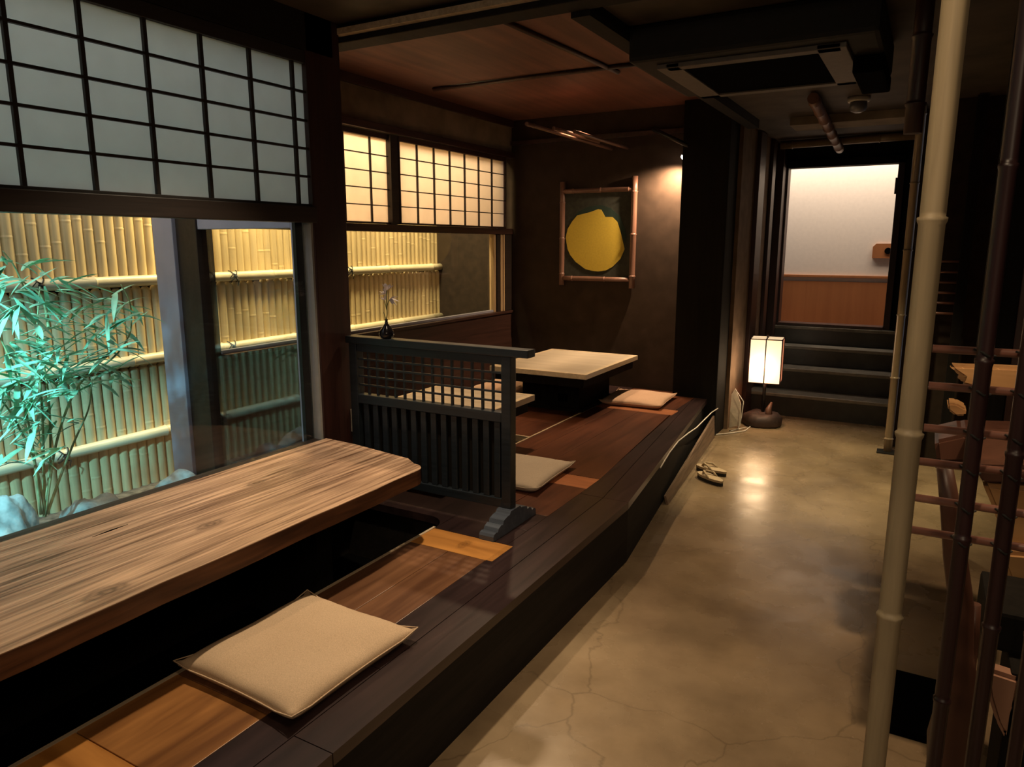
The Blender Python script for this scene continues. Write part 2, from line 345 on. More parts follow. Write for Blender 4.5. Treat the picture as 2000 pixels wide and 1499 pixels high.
# aisle's left wall behind the post, right wall, door wall
b = NB(); box(b, -1.5, -1.33, 5.91, 7.5, 0, 2.42); struct('wall_left', b, M['plaster_aisle'])
sz0 = [0, .40, .58]
for i, (y0, y1, x1) in enumerate([(6.40, 6.63, -1.295), (6.98, 7.12, -1.30), (7.3, 7.48, -1.265)]):
    b = NB(); box(b, -1.329, x1, y0, y1, 0 if i == 0 and False else (0 if y1 < 6.65 else sz0[i]), 2.41, .004); struct('trim_%d' % (7+i), b, M['redwood'])
b = NB(); box(b, -.14, -.02, 6.0, 7.5, 0, 2.42); struct('wall_right', b, M['plaster_dark'])
b = NB()
box(b, -1.5, -1.25, 7.5, 7.58, 0, 2.42); box(b, -.31, .1, 7.5, 7.58, 0, 2.42); box(b, -1.25, -.31, 7.5, 7.58, 2.215, 2.42)
struct('wall_front', b, M['black'])
dr = sroot('door_1', (-.78, 7.49, .74))
b = NB(); box(b, -1.29, -1.245, 7.46, 7.6, .721, 2.24, .004); obj('door_jamb', b, M['redwood'], dr)
b = NB(); box(b, -.325, -.27, 7.46, 7.6, .721, 2.24, .004); obj('door_jamb', b, M['redwood'], dr)
b = NB(); box(b, -1.29, -.27, 7.46, 7.6, 2.205, 2.27, .004); obj('door_head', b, M['black'], dr)
b = NB(); box(b, -.34, -.325, 7.46, 7.5, 1.94, 2.08, .003); obj('latch', b, M['metal'], dr)
b = NB(); box(b, -1.25, -.325, 7.43, 7.6, .722, .75, .004); obj('threshold', b, M['redwood_y'], dr)
# hall beyond the door
b = NB(); box(b, -3.2, 1.2, 7.6, 8.2, .6, .70); struct('floor', b, M['p_brown'])
b = NB(); box(b, -3.2, 1.2, 8.1, 8.2, .70, 2.9); struct('wall_front', b, M['paint'])
b = NB(); box(b, -3.2, 1.2, 7.58, 8.2, 2.9, 2.95); struct('ceiling', b, M['paint'])
b = NB(); box(b, -3.25, -3.2, 7.58, 8.2, .70, 2.9); struct('wall_left', b, M['paint'])
b = NB(); box(b, 1.2, 1.25, 7.58, 8.2, .70, 2.9); struct('wall_right', b, M['paint'])
b = NB(); box(b, -3.2, 1.2, 8.085, 8.099, .70, 1.125); struct('trim_10', b, M['wains'])
b = NB(); box(b, -3.2, 1.2, 8.075, 8.099, 1.165, 1.19, .003); struct('trim_11', b, M['wains'])
# dark screen wall on the right side of the aisle and the side wall
b = NB(); box(b, .02, 2.2, 5.7, 5.78, 0, 2.42); struct('wall_right', b, M['plaster_dark'])
b = NB(); box(b, 2.1, 2.2, -1.6, 5.7, 0, 2.45); struct('wall_right', b, M['plaster_dark'])
b = NB(); box(b, -2.5, 2.2, -1.7, -1.6, 0, 2.45); struct('wall_rear', b, M['plaster_dark'])

# window wall above and below window 1
b = NB(); box(b, XW-.09, XW, -1.6, YR-.05, 2.30, 2.56); struct('wall_left', b, M['black_y'])
b = NB(); box(b, XW-.09, XW-.002, -1.6, YR, -.1, .565); struct('wall_left', b, M['black_y'])
# alcove wall below and above window 2
b = NB(); box(b, XA-.08, XA, YR, YB, -.1, .885); struct('wall_left', b, M['redwood_y'])
b = NB(); box(b, XA-.08, XA, YR, YB, 2.29, 2.58); struct('wall_left', b, M['plaster_band'])
b = NB(); box(b, XA, XA+.025, YR, YB, 2.50, 2.56, .004); struct('trim_12', b, M['redwood_y'])

# posts
b = NB(); box(b, XW-.10, XW+.0, YR-.21, YR-.005, .3, 2.56, .004)
struct('trim_13', b, M['redwood'])
po = NB(); box(po, -1.715, -1.36, 5.62, 5.92, 0, 2.56, .008)
struct('trim_14', po, M['black'])

# ---------------------------------------------------------------- window 1 (large pane over the counter)
w1 = sroot('window_1', (XW, 1.0, .6))
b = NB(); box(b, XW-.06, XW+.012, -1.6, 2.40, 1.592, 1.66, .003); obj('lintel', b, M['frame'], w1)
b = NB(); box(b, XW-.06, XW+.006, -1.6, 2.40, .566, .612, .003); obj('sill', b, M['frame'], w1)
b = NB(); box(b, XW-.035, XW-.027, -1.6, 2.375, .612, 1.592); obj('glass_pane', b, M['glass'], w1)
b = NB(); box(b, XW-.055, XW-.010, 2.378, 2.398, .60, 1.595); obj('jamb', b, M['alu_light'], w1)
b = NB(); box(b, XW-.075, XW-.056, 2.33, 2.372, .57, 1.66); obj('jamb', b, M['metal'], w1)

# return wall window (side pane between garden and alcove)
w2 = sroot('window_2', (-2.98, YR-.04, .1))
b = NB(); box(b, -3.655, -3.49, 2.50, 2.62, .05, 2.6, .004); obj('outer_post', b, M['alu'], w2)
b = NB(); box(b, -3.489, -3.325, 2.52, 2.62, .05, 2.6, .004); obj('corner_post', b, M['frame'], w2)
b = NB(); box(b, -2.655, -2.46, 2.53, 2.58, .05, 2.3, .004); obj('frame_stile', b, M['alu'], w2)
b = NB(); box(b, -3.325, -2.655, 2.53, 2.58, 1.575, 1.70, .004); obj('top_rail', b, M['alu'], w2)
b = NB(); box(b, -3.325, -2.655, 2.53, 2.58, .05, .12, .004); obj('bottom_rail', b, M['alu'], w2)
b = NB(); box(b, -3.325, -2.655, 2.552, 2.558, .12, 1.575); obj('glass_pane', b, M['glass_side'], w2)
b = NB(); box(b, -3.325, -2.46, 2.53, 2.58, 1.70, 2.56); struct('wall_left', b, M['frame'])

# window 3 : alcove pane
w3 = sroot('window_3', (XA, 4.2, .9))
b = NB(); box(b, XA-.08, XA+.015, YR+.02, YB-.002, 1.585, 1.635, .003); obj('lintel', b, M['redwood_y'], w3)
b = NB(); box(b, XA-.08, XA+.02, YR+.02, YB-.002, .886, .908, .003); obj('sill', b, M['redwood_y'], w3)
b = NB(); box(b, XA-.05, XA-.02, YR+.02, 5.49, .909, .928, .002); obj('track', b, M['alu'], w3)
b = NB(); box(b, XA-.045, XA-.039, YR+.03, 5.49, .928, 1.585); obj('glass_pane', b, M['glass'], w3)
for k, (ya, yb, mm) in enumerate(((5.49, 5.52, 'light_wood'), (5.535, 5.585, 'frame'), (5.59, 5.625, 'light_wood'), (5.63, 5.655, 'light_wood'), (5.66, 5.775, 'frame'))):
    b = NB(); box(b, XA-.06+.008*k, XA-.01+.004*k, ya, yb, .909, 1.585, .003); obj('jamb', b, M[mm], w3)

# ---------------------------------------------------------------- shoji screens
def shoji(label, x, y0, y1, z0, z1, ys, zs, pap, fmat, fr=.03, bar=.0075, top=.05, rm='shoji_frame'):
    t = thing('shoji_screen', label, 'shoji screen', (x, (y0+y1)/2, z0))
    for (a, c, d, e) in ((y0, y1, z0-fr, z0), (y0, y1, z1, z1+top)):
        b = NB(); box(b, x-.018, x+.014, a, c, d, e, .002); obj('rail', b, M[fmat], t)
    for (a, c) in ((y0-fr, y0), (y1, y1+fr)):
        b = NB(); box(b, x-.018, x+.014, a, c, z0-fr, z1+top, .002); obj('stile', b, M[fmat], t)
    b = NB()
    for yy in ys: box(b, x-.006, x+.008, yy-bar*.8, yy+bar*.8, z0, z1)
    for zz in zs: box(b, x-.004, x+.010, y0, y1, zz-bar*.55, zz+bar*.55)
    obj('lattice', b, M[rm], t)
    b = NB(); box(b, x-.009, x-.007, y0, y1, z0, z1); obj('paper', b, M[pap], t)
    return t
zz1 = [1.787, 1.903, 2.018, 2.134]
step = .2205
ys1 = [1.222 + step*k for k in range(-11, 6)]
shoji('large grey lit shoji screen with dark lattice above the counter window', XW-.02, -1.4, 2.50, 1.671, 2.248, ys1, zz1, 'paper_cool', 'shoji_frame', bar=.0085)
zz3 = [1.65 + (2.205-1.65)*k/5 for k in (1, 2, 3, 4)]
shoji('narrow cream shoji screen in the alcove, left of its wider neighbour', XA-.03, YR+.06, 4.105, 1.65, 2.205, [3.915-.26*k for k in range(0, 5)], zz3, 'paper_warm', 'redwood_y', bar=.006, fr=.012, top=.035, rm='frame')
shoji('wide cream shoji screen in the alcove beside the corner', XA-.004, 4.19, 5.655, 1.65, 2.205, [4.19+.2443*k*.855 for k in range(1, 7)], zz3, 'paper_warm', 'redwood_y', bar=.006, fr=.012, top=.035, rm='frame')
b = NB(); box(b, XA-.05, XA+.004, 4.095, 4.185, 1.637, 2.24, .002); struct('trim_17', b, M['frame'])
b = NB(); box(b, XA-.06, XA+.03, YR, YB-.002, 2.242, 2.29, .004); struct('trim_15', b, M['redwood_y'])

# ================================================================ GARDEN
b = NB(); box(b, -6, XW-.1, -3, 2.6, -.1, .08); box(b, -6, XA-.09, 2.6, 7, -.1, .08); struct('floor', b, M['soil'])
XF = -4.0
fe = thing('bamboo_fence', 'tall yellow split bamboo fence outside the windows', 'fence', (XF, 2.0, .08))
PIT_ = .0585
def slats(z0, z1, x, rnd, y0=-1.6, y1=5.56):
    b = NB(); y = y0
    while y < y1:
        r = PIT_*.52; k = 8; x_ = x + random.uniform(-.003, .003)
        ht = z1 + (random.uniform(-.008, .008) if rnd else 0)
        cc = random.uniform(0, .4); gg = random.uniform(.30, .42); cs = [cc + q*gg for q in range(6)]
        zs = [z0]; rs = [1.0]
        for c in cs:
            if z0+.04 < z0+c < ht-.06: zs += [z0+c-.016, z0+c-.012, z0+c-.005, z0+c, z0+c+.004, z0+c+.010, z0+c+.014]; rs += [1, 1, 1.03, 1.05, .98, 1, 1]
        if rnd: zs += [ht-.034, ht-.03, ht-.012, ht]; rs += [1, 1, .85, .45]
        else: zs += [ht]; rs += [1]
        order = sorted(range(len(zs)), key=lambda i: zs[i]); zs = [zs[i] for i in order]; rs = [rs[i] for i in order]
        rows = []
        for z, s in zip(zs, rs):
            rows.append([b.verts.new((x_ + r*1.0*s*math.sin(math.pi*j/k), y + PIT_*.5 - r*s*math.cos(math.pi*j/k), z)) for j in range(k+1)])
        for a, c in zip(rows, rows[1:]):
            for j in range(k):
                f = b.faces.new((a[j], a[j+1], c[j+1], c[j])); f.smooth = True
        y += PIT_
    return b
obj('slat_panel', slats(.08, .80, XF+.012, True), M['bamboo_fence'], fe)
obj('slat_panel', slats(.80, 1.262, XF+.016, True), M['bamboo_fence'], fe)
obj('slat_panel', slats(1.26, 2.5, XF, False), M['bamboo_fence'], fe)
b = NB(); box(b, XF-.06, XF, -1.6, 5.56, .08, 2.5); obj('backing_board', b, M['frame'], fe)
for k, z in enumerate((1.295, .84, .39)):
    b = NB(); cane(b, (XF+.062, -1.6, z), (XF+.062, 5.56, z), .030, step=.62, phase=.2+.17*k, seg=16); ra = obj('rail', b, M['bamboo_rail'], fe)
    for yy in ((2.03, 3.23, 4.33) if k == 0 else ((1.2, 3.98, 3.18) if k == 1 else (2.05, 3.4))):
        b = NB(); x0 = XF+.062
        for sgn in (-1, 1):
            tube(b, [(x0+.034*math.cos(a), yy+sgn*.028*math.sin(a*1)+0, z+.036*math.sin(a)) for a in [math.pi*(q/8-.5) for q in range(9)]], .0035, 6)
        tube(b, [(x0+.036, yy, z-.01), (x0+.042, yy+.02, z-.03), (x0+.035, yy+.012, z-.06)], .003, 6)
        tube(b, [(x0+.036, yy, z+.01), (x0+.045, yy-.025, z+.02), (x0+.04, yy-.05, z-.01)], .003, 6)
        tube(b, [(x0+.03, yy-.012, z), (x0+.042, yy, z), (x0+.03, yy+.012, z)], .006, 6)
        obj('cord_knot', b, M['cord'], ra)
b = NB(); box(b, -4.3, XA-.085, 5.565, 5.66, .08, 2.6); struct('wall_back', b, M['plaster_dark'])

# rocks
def rock(loc, s, label, seed, rz=0):
    rnd = random.Random(seed); b = NB(); bmesh.ops.create_icosphere(b, subdivisions=4, radius=1)
    ph = [rnd.uniform(0, 6) for _ in range(6)]
    for v in b.verts:
        p = v.co
        k = 1 + .16*math.sin(3.1*p.x+ph[0])*math.cos(2.7*p.y+ph[1]) + .12*math.sin(5*p.z+ph[2]+2*p.x) + .07*math.sin(9*p.y+ph[3]) + .04*math.sin(14*p.x+ph[4])*math.sin(12*p.y+ph[5])
        v.co = Vector((p.x*k*s[0], p.y*k*s[1], max(p.z*k, -.35)*s[2]))
    bmesh.ops.transform(b, matrix=Matrix.Translation(Vector(loc)) @ Matrix.Rotation(rz, 4, 'Z'), verts=b.verts)
    o = obj('garden_rock', b, M['rock'], smooth=True); tag(o, label, 'rock', 'rocks along the garden bed'); return o
rock((-3.42, 1.50, .16), (.10, .13, .24), 'pointed grey rock right behind the bamboo stems', 1, .5)
rock((-3.02, 1.14, .15), (.13, .16, .17), 'dark mottled rock at the left edge of the window', 2)
rock((-3.32, 1.82, .15), (.13, .175, .19), 'long pale rock right of the bamboo stems', 3, .0)
rock((-3.28, 2.27, .15), (.12, .20, .16), 'flat bluish rock touching the corner post', 4, .0)
rock((-2.85, 1.48, .16), (.12, .15, .20), 'low grey rock right under the window glass', 5)
rock((-2.90, 2.12, .12), (.13, .17, .15), 'broad rock close to the side window', 6)
rock((-3.72, 1.50, .12), (.12, .26, .12), 'flat rock resting against the foot of the fence', 8)

# bamboo plant
PX = -3.25
pl = thing('bamboo_plant', 'leafy young bamboo plant growing before the fence outside the window', 'plant', (PX, 1.45, .1))
culms = [[(86, 1010), (100, 900), (96, 760), (62, 600), (30, 520), (5, 490)],
         [(88, 1010), (108, 860), (150, 745), (225, 700), (258, 650), (256, 590), (236, 556)],
         [(92, 1005), (118, 930), (150, 850), (175, 800), (180, 740)],
         [(80, 1005), (62, 850), (30, 720), (-10, 640)],
         [(86, 1005), (84, 800), (70, 660), (78, 560)],
         [(95, 640), (88, 600), (80, 575), (60, 560), (35, 545)],
         [(88, 1000), (70, 900), (20, 800), (-20, 760)]]
b = NB()
for j, c in enumerate(culms):
    pts = [onX(u, v, PX + .03*((j*3) % 5 - 2)*(1 if i else 0)) for i, (u, v) in enumerate(c)]
    P = []
    for i in range(len(pts)-1):
        for q in range(5):
            P.append(pts[i].lerp(pts[i+1], q/5))
    P.append(pts[-1]); Q = P[:]
    for _ in range(4): Q = [Q[0]] + [(Q[i-1]+Q[i]*2+Q[i+1])/4 for i in range(1, len(Q)-1)] + [Q[-1]]
    n = len(Q); tube(b, Q, [.0055*(1-.75*i/n)+.0012 for i in range(n)], 6)
obj('culm', b, M['culm'], pl)
cl = [(55,520),(40,565),(85,590),(95,640),(30,600),(10,640),(20,700),(60,690),(110,680),(140,690),(150,600),(180,590),(215,580),(235,600),(200,640),
      (240,650),(215,680),(180,700),(230,720),(190,720),(150,730),(110,745),(80,740),(40,740),(10,760),(60,780),(100,790),(140,770),(20,830),(70,830),
      (150,830),(130,870),(25,870),(100,830),(5,560),(245,625),(165,650),(60,640),(10,520),(120,560),(30,660),(0,700),(210,740),(-20,620),(-20,740),(-30,560),(5,905),(35,790),(80,700),(20,545),(70,540),(45,610),(5,590),(70,620),(25,665),(0,725),(50,715),(95,705),(15,780),(45,820),(85,770),(120,720),(170,660),(215,610),(250,600),(235,680),(205,700),(175,740),(0,810),(55,660),(100,550)]
b = NB(); rl = random.Random(3)
def leaf(b, p, d, Ln, w, droop):
    d = d.normalized(); side = d.cross(Vector((rl.uniform(-.4, .4), rl.uniform(-.4, .4), 1))).normalized(); n = side.cross(d)
    prev = None
    for i in range(7):
        t = i/6; wd = w*math.sin(math.pi*min(1, t*.92+.06))**.8*(1-t*.35)
        c = p + d*Ln*t - Vector((0, 0, 1))*droop*Ln*t*t
        cur = (b.verts.new(c-side*wd), b.verts.new(c-n*wd*.35), b.verts.new(c+side*wd)) if i < 6 else (b.verts.new(c),)
        if prev:
            if len(cur) == 3:
                b.faces.new((prev[0], prev[1], cur[1], cur[0])).smooth = True; b.faces.new((prev[1], prev[2], cur[2], cur[1])).smooth = True
            else: b.faces.new((prev[0], prev[1], cur[0])); b.faces.new((prev[1], prev[2], cur[0]))
        prev = cur
for (u, v) in cl:
    p = onX(u, v, PX + rl.uniform(-.14, .2)); n = rl.choice((4, 5, 6)); a0 = rl.uniform(0, 6.3)
    sgn = -1 if rl.random() < .55 else 1
    for k in range(n):
        if u > 120: dr = Vector((rl.uniform(-.5, .7), -1+rl.uniform(-.2, .7) if rl.random() < .6 else rl.uniform(.3, 1), rl.uniform(-.35, .5)))
        else: dr = Vector((rl.uniform(-.6, .8), sgn*rl.uniform(.2, 1), rl.uniform(-.6, .55)))
        leaf(b, p + Vector((rl.uniform(-.02, .02),)*3), dr, rl.uniform(.11, .20), rl.uniform(.009, .017), rl.uniform(.05, .5))
obj('foliage', b, M['leaf'], pl)

# ================================================================ RAISED FLOOR
ZP = .30
pf = thing('raised_floor', 'long raised timber platform of dark and honey planks beside the aisle', 'platform', (-1.6, 2.6, 0))
E0 = -1.135
def plank(x0, x1, y0, y1, mat, th=.035):
    b = NB(); box(b, x0, x1, y0, y1, ZP-th, ZP, .0015); return obj('plank', b, M[mat], pf)
def qplank(poly, mat, th=.035):
    b = NB(); prism(b, [(x, y, ZP-th) for x, y in poly], (0, 0, th)); return obj('plank', b, M[mat], pf)
XI, XM, XG = -1.76, -1.385, -1.135
# outer dark strip, two boards, bending at the far end
qplank([(XG, -1.5), (XG, 1.12), (-1.262, 1.12), (-1.262, -1.5)], 'p_dark')
qplank([(XG, 1.123), (XG, 3.1), (-1.262, 3.1), (-1.262, 1.123)], 'p_dark')
qplank([(XG, 3.102), (-1.43, 5.61), (-1.53, 5.61), (-1.262, 3.102)], 'p_dark')
qplank([(-1.265, -1.5), (-1.265, 1.45), (XM, 1.45), (XM, -1.5)], 'p_dark')
qplank([(-1.265, 1.453), (-1.265, 3.1), (XM, 3.1), (XM, 1.453)], 'p_dark')
# inner strip beside the foot well
plank(XI+.012, XM-.002, -1.5, .86, 'p_bright'); plank(XI+.012, XM-.002, .863, 1.148, 'p_orange')
plank(XI+.012, -1.56, 1.15, 2.222, 'p_brown'); plank(-1.558, XM-.002, 1.15, 2.222, 'p_brown')
plank(XI+.012, XM+.028, 2.225, 2.39, 'p_bright')
plank(XI+.012, XM-.002, 2.393, 2.56, 'p_dark'); plank(-2.36, XM-.002, 2.562, 2.75, 'p_dark')
plank(-1.60, -1.387, 3.18, 3.35, 'p_patch2')
plank(-1.60, -1.387, 2.753, 3.178, 'p_red')
plank(-2.09, -1.603, 2.753, 3.35, 'p_red')
qplank([(-1.388, 3.353), (-1.52, 4.93), (-1.745, 4.93), (-1.745, 3.353)], 'p_red')
qplank([(-1.265, 3.103), (-1.533, 5.61), (-1.56, 5.61), (-1.388, 3.35), (-1.384, 3.103)], 'p_dark')
plank(-1.93, -1.748, 3.353, 4.93, 'p_red'); plank(-2.09, -1.933, 3.353, 4.93, 'p_red')
plank(-2.09, -1.50, 4.933, 5.10, 'p_patch2'); plank(-2.09, -1.72, 5.103, 5.75, 'p_red'); plank(-1.718, -1.53, 5.103, 5.61, 'p_red')
plank(-2.62, -2.103, 3.915, 4.28, 'p_red'); plank(-2.62, -2.103, 4.283, 4.72, 'p_red'); plank(-2.62, -2.103, 4.722, 5.76, 'p_dark')
plank(-3.29, -2.622, 2.62, 4.4, 'p_dark'); plank(-3.29, -2.622, 4.403, 5.76, 'p_dark')
# light edging of the foot wells
b = NB(); box(b, XI, XI+.012, -1.5, 2.40, ZP-.04, ZP+.002); obj('edge_trim', b, M['light_wood_y'], pf)
b = NB(); box(b, -2.103, -2.091, 2.76, 4.98, ZP-.04, ZP+.003); obj('edge_trim', b, M['light_wood_y'], pf)
b = NB(); box(b, -2.62, -2.103, 3.900, 3.914, ZP-.04, ZP+.003); obj('edge_trim', b, M['light_wood_y'], pf)
# rounded end of the near foot well
b = NB(); pts = []
for k in range(7):
    a = math.pi/2*k/6; pts.append((XI-.10+.10*math.cos(a)+.012, 2.40+.10*math.sin(a), ZP-.035))
poly = [(XI+.012, 2.56, ZP-.035)] + pts + [(-2.36, 2.50, ZP-.035), (-2.36, 2.56, ZP-.035)]
prism(b, poly, (0, 0, .035)); obj('plank', b, M['p_dark'], pf)
# risers
b = NB(); box(b, E0-.03, E0, -1.5, 3.1, 0, ZP-.036); obj('riser', b, M['black_y'], pf)
b = NB(); prism(b, [(E0, 3.1, 0), (-1.45, 5.61, 0), (-1.47, 5.61, 0), (E0-.03, 3.1, 0)], (0, 0, ZP-.036)); obj('riser', b, M['black_y'], pf)
b = NB(); box(b, XI-.0, XI+.011, -1.5, 2.40, 0, ZP-.041); obj('well_side', b, M['black_y'], pf)
b = NB(); box(b, -2.36, XI, 2.515, 2.54, 0, ZP-.036); obj('well_side', b, M['black_y'], pf)
b = NB(); box(b, -2.615, -2.10, 3.905, 3.93, 0, ZP-.041); obj('well_side', b, M['black_y'], pf)
b = NB(); box(b, -2.102, -2.092, 2.76, 3.9, 0, ZP-.041); obj('well_side', b, M['black_y'], pf)

b = NB(); box(b, -2.36, XI-.001, -1.5, 2.51, 0, .004); obj('well_shade_plate', b, M['void'], pf)  # black plates over the floor, painting the shade inside the foot wells
b = NB(); box(b, -2.6, -2.104, 2.8, 3.9, 0, .004); obj('well_shade_plate', b, M['void'], pf)
# leaning kick board along the far riser
kb = NB(); p0 = onZ(1298, 935, 0); 
prism(kb, [(-1.20, 3.95, 0.0), (-1.352, 5.60, 0.0), (-1.362, 5.60, .175), (-1.215, 3.95, .05)], (-.014, 0, 0)); kb_o = obj('kick_board', kb, M['kick'])
tag(kb_o, 'long tapering brown board leaning low against the far end of the platform', 'board')

# ================================================================ COUNTER TABLE
ct = thing('counter_table', 'long weathered plank counter with rough grain under the big window', 'table', (-2.0, .8, ZP))
XT, ZT = -1.685, .62
b = NB(); pts = [(XW+.012, -1.45), (XT, -1.45)]
rt = random.Random(5)
for k in range(33):
    y = -1.4 + k*.108
    if y < 2.17: pts.append((XT + .0022*math.sin(k*1.3)+.0015*math.sin(k*2.9), y))
for k in range(6):
    a = math.pi/2*k/5; pts.append((XT-.07+.07*math.cos(a), 2.20+.07*math.sin(a)))
pts += [(-1.82, 2.315), (-2.16, 2.372), (XW+.012, 2.385)]
prism(b, [(x, y, ZT-.0025) for x, y in pts], (0, 0, .0025)); obj('table_surface', b, M['table1'], ct)
b = NB(); prism(b, [(x-.001, y, ZT-.062) for x, y in pts], (0, 0, .0592)); obj('slab', b, M['table_edge'], ct)
b = NB(); box(b, XW+.02, -1.95, 1.9, 1.98, 0.0, ZT-.064); obj('leg', b, M['black'], ct)
b = NB(); box(b, XW+.02, -1.95, -.9, -.82, 0.0, ZT-.064); obj('leg', b, M['black'], ct)
# groove in the top
g0 = onZ(180, 1050, ZT); g1 = onZ(250, 1025, ZT)
b = NB(); tube(b, [g0+Vector((0,0,.0)), (g0+g1)/2, g1], [.0008, .003, .001], 6); obj('crack', b, M['void'], ct)

# ================================================================ LOW TABLES IN THE ALCOVE
def lowtable(label, x0, x1, y0, y1, z, base):
    t = thing('low_table', label, 'table', ((x0+x1)/2, (y0+y1)/2, 0 if base[4] == 0 else ZP), group=None)
    b = NB(); r = .035
    box(b, x0, x1, y0, y0+r, z-.035, z, .002); box(b, x0, x1, y1-r, y1, z-.035, z, .002)
    box(b, x0, x0+r, y0+r, y1-r, z-.035, z, .002); box(b, x1-r, x1, y0+r, y1-r, z-.035, z, .002); obj('rim', b, M['table_rim'], t)
    b = NB(); box(b, x0+r, x1-r, y0+r, y1-r, z-.034, z-.0015); obj('top_panel', b, M['table_top'], t)
    b = NB(); box(b, x0+.03, x1-.03, y0+.03, y1-.03, z-.10, z-.036); obj('apron', b, M['black'], t)
    b = NB(); box(b, base[0], base[1], base[2], base[3], base[4], z-.101, .004); obj('pedestal', b, M['black'], t)
    return t
lowtable('pale topped low table glimpsed through the divider lattice', -2.62, -1.95, 2.86, 3.69, .63, (-2.5, -2.2, 3.0, 3.5, 0))
lt = lowtable('pale topped low table with black pedestal before the dark back wall', -2.72, -1.955, 4.44, 5.45, .63, (-2.60, -2.13, 4.72, 5.3, ZP))
b = NB(); box(b, -2.30, -2.22, 4.711, 4.719, .36, .42, .003); obj('drawer_pull', b, M['void'], lt)
b = NB(); box(b, -2.64, -2.09, 4.68, 5.34, ZP, ZP+.022, .004); obj('plinth', b, M['black'], lt)

# ================================================================ CUSHIONS
def cushion_bm(w, d, h, seed, n=26):
    r = random.Random(seed); ph = [r.uniform(0, 6) for _ in range(8)]; b = NB()
    def pos(u, v, s):
        U = u*(1-.045*(1-v*v)*abs(u)**3); V = v*(1-.045*(1-u*u)*abs(v)**3)
        k = (max(0, 1-abs(u)**5)*max(0, 1-abs(v)**5))**.5
        hh = h*(.5 + .5*k) if s > 0 else h*(.5 - .5*min(1, k*1.5))
        e = max(abs(u), abs(v))
        if s > 0: hh += .0035*k*(math.sin(4*u+ph[0])*math.cos(3*v+ph[1]) + .5*math.sin(7*u*v+ph[2])) + .002*math.sin(30*u+ph[3])*max(0, e-.85)*6*k
        c = .012*max(0, abs(u)-.9)*max(0, abs(v)-.9)*100
        return Vector((U*w/2, V*d/2, hh + (c if s > 0 else c)*1.0))
    for s in (1, -1):
        g = [[b.verts.new(pos(-1+2*i/n, -1+2*j/n, s)) for j in range(n+1)] for i in range(n+1)]
        for i in range(n):
            for j in range(n): b.faces.new((g[i][j], g[i+1][j], g[i+1][j+1], g[i][j+1])).smooth = True
    bmesh.ops.remove_doubles(b, verts=b.verts, dist=1e-5); return b
def cushion(label, c, w, d, h, rz, mat, seed):
    t = thing('floor_cushion', label, 'cushion', (c[0], c[1], ZP+.001), rz, 'floor cushions on the platform')
    b = cushion_bm(w, d, h, seed)
    me = bpy.data.meshes.new('cover'); bmesh.ops.recalc_face_normals(b, faces=b.faces[:]); b.to_mesh(me); b.free(); me.materials.append(M[mat])
    o = bpy.data.objects.new('cover', me); COL.objects.link(o); o.parent = t
    b = NB(); n = 40; pts = []
    for k in range(n+1):
        a = 2*math.pi*k/n; ca, sa = math.cos(a), math.sin(a); m_ = max(abs(ca), abs(sa)); u, v = ca/m_, sa/m_
        U = u*(1-.045*(1-v*v)*abs(u)**3); V = v*(1-.045*(1-u*u)*abs(v)**3); c_ = .012*max(0, abs(u)-.9)*max(0, abs(v)-.9)*100
        pts.append((U*w/2*1.002, V*d/2*1.002, h*.5+c_))
    tube(b, pts, .0022, 6, False)
    me = bpy.data.meshes.new('seam'); b.to_mesh(me); b.free(); me.materials.append(M[mat])
    o = bpy.data.objects.new('seam', me); COL.objects.link(o); o.parent = t
    return t
cushion('large beige linen floor cushion nearest the counter table, in the foreground', (-1.507, 1.385), .475, .50, .062, R(-1.5), 'linen', 1)
cushion('pale beige floor cushion just behind the black divider post', (-1.80, 3.20), .47, .50, .055, R(3), 'linen2', 2)
cushion('rosy beige floor cushion at the far end beside the dark post', (-1.87, 5.26), .48, .50, .055, R(4), 'linen3', 3)
cushion('dim beige floor cushion between the far low table and the window', (-2.93, 5.05), .42, .55, .09, R(0), 'linen3', 4)

# ================================================================ DIVIDER SCREEN
dv = thing('room_divider', 'black slatted wooden divider screen with square lattice on top', 'divider', (-1.9, 2.57, ZP))
YD = 2.57
b = NB(); box(b, -1.505, -1.460, YD-.024, YD+.024, .385, 1.045, .003); obj('post', b, M['divider'], dv)
b = NB(); box(b, -2.335, -2.290, YD-.024, YD+.024, .385, 1.045, .003); obj('post', b, M['divider'], dv)
b = NB(); box(b, -2.35, -1.375, YD-.030, YD+.034, 1.045, 1.078, .004); obj('top_rail', b, M['divider'], dv)
b = NB(); box(b, -2.29, -1.505, YD-.018, YD+.018, 1.008, 1.044, .002); obj('rail', b, M['divider'], dv)
b = NB(); box(b, -2.29, -1.505, YD-.024, YD+.022, .762, .805, .003); obj('rail', b, M['divider'], dv)
b = NB(); box(b, -2.29, -1.505, YD-.022, YD+.022, .385, .425, .003); obj('rail', b, M['divider'], dv)
b = NB()
for k in range(1, 15):
    x = -2.29 + (.785)*k/15; box(b, x-.0045, x+.0045, YD-.006, YD+.006, .805, 1.008)
for k in range(1, 5):
    z = .805 + .203*k/5 + .004; box(b, -2.29, -1.505, YD-.010, YD-.003, z-.0042, z+.0042)
obj('lattice', b, M['divider'], dv)
for k in range(14):
    x = -2.262 + .775*(k)/14 + .012; b = NB(); box(b, x-.015, x+.015, YD-.016, YD-.004, .425, .762, .003); obj('slat', b, M['divider'], dv)
b = NB(); box(b, -2.29, -1.505, YD+.004, YD+.010, .425, .762); obj('back_panel', b, M['black'], dv)
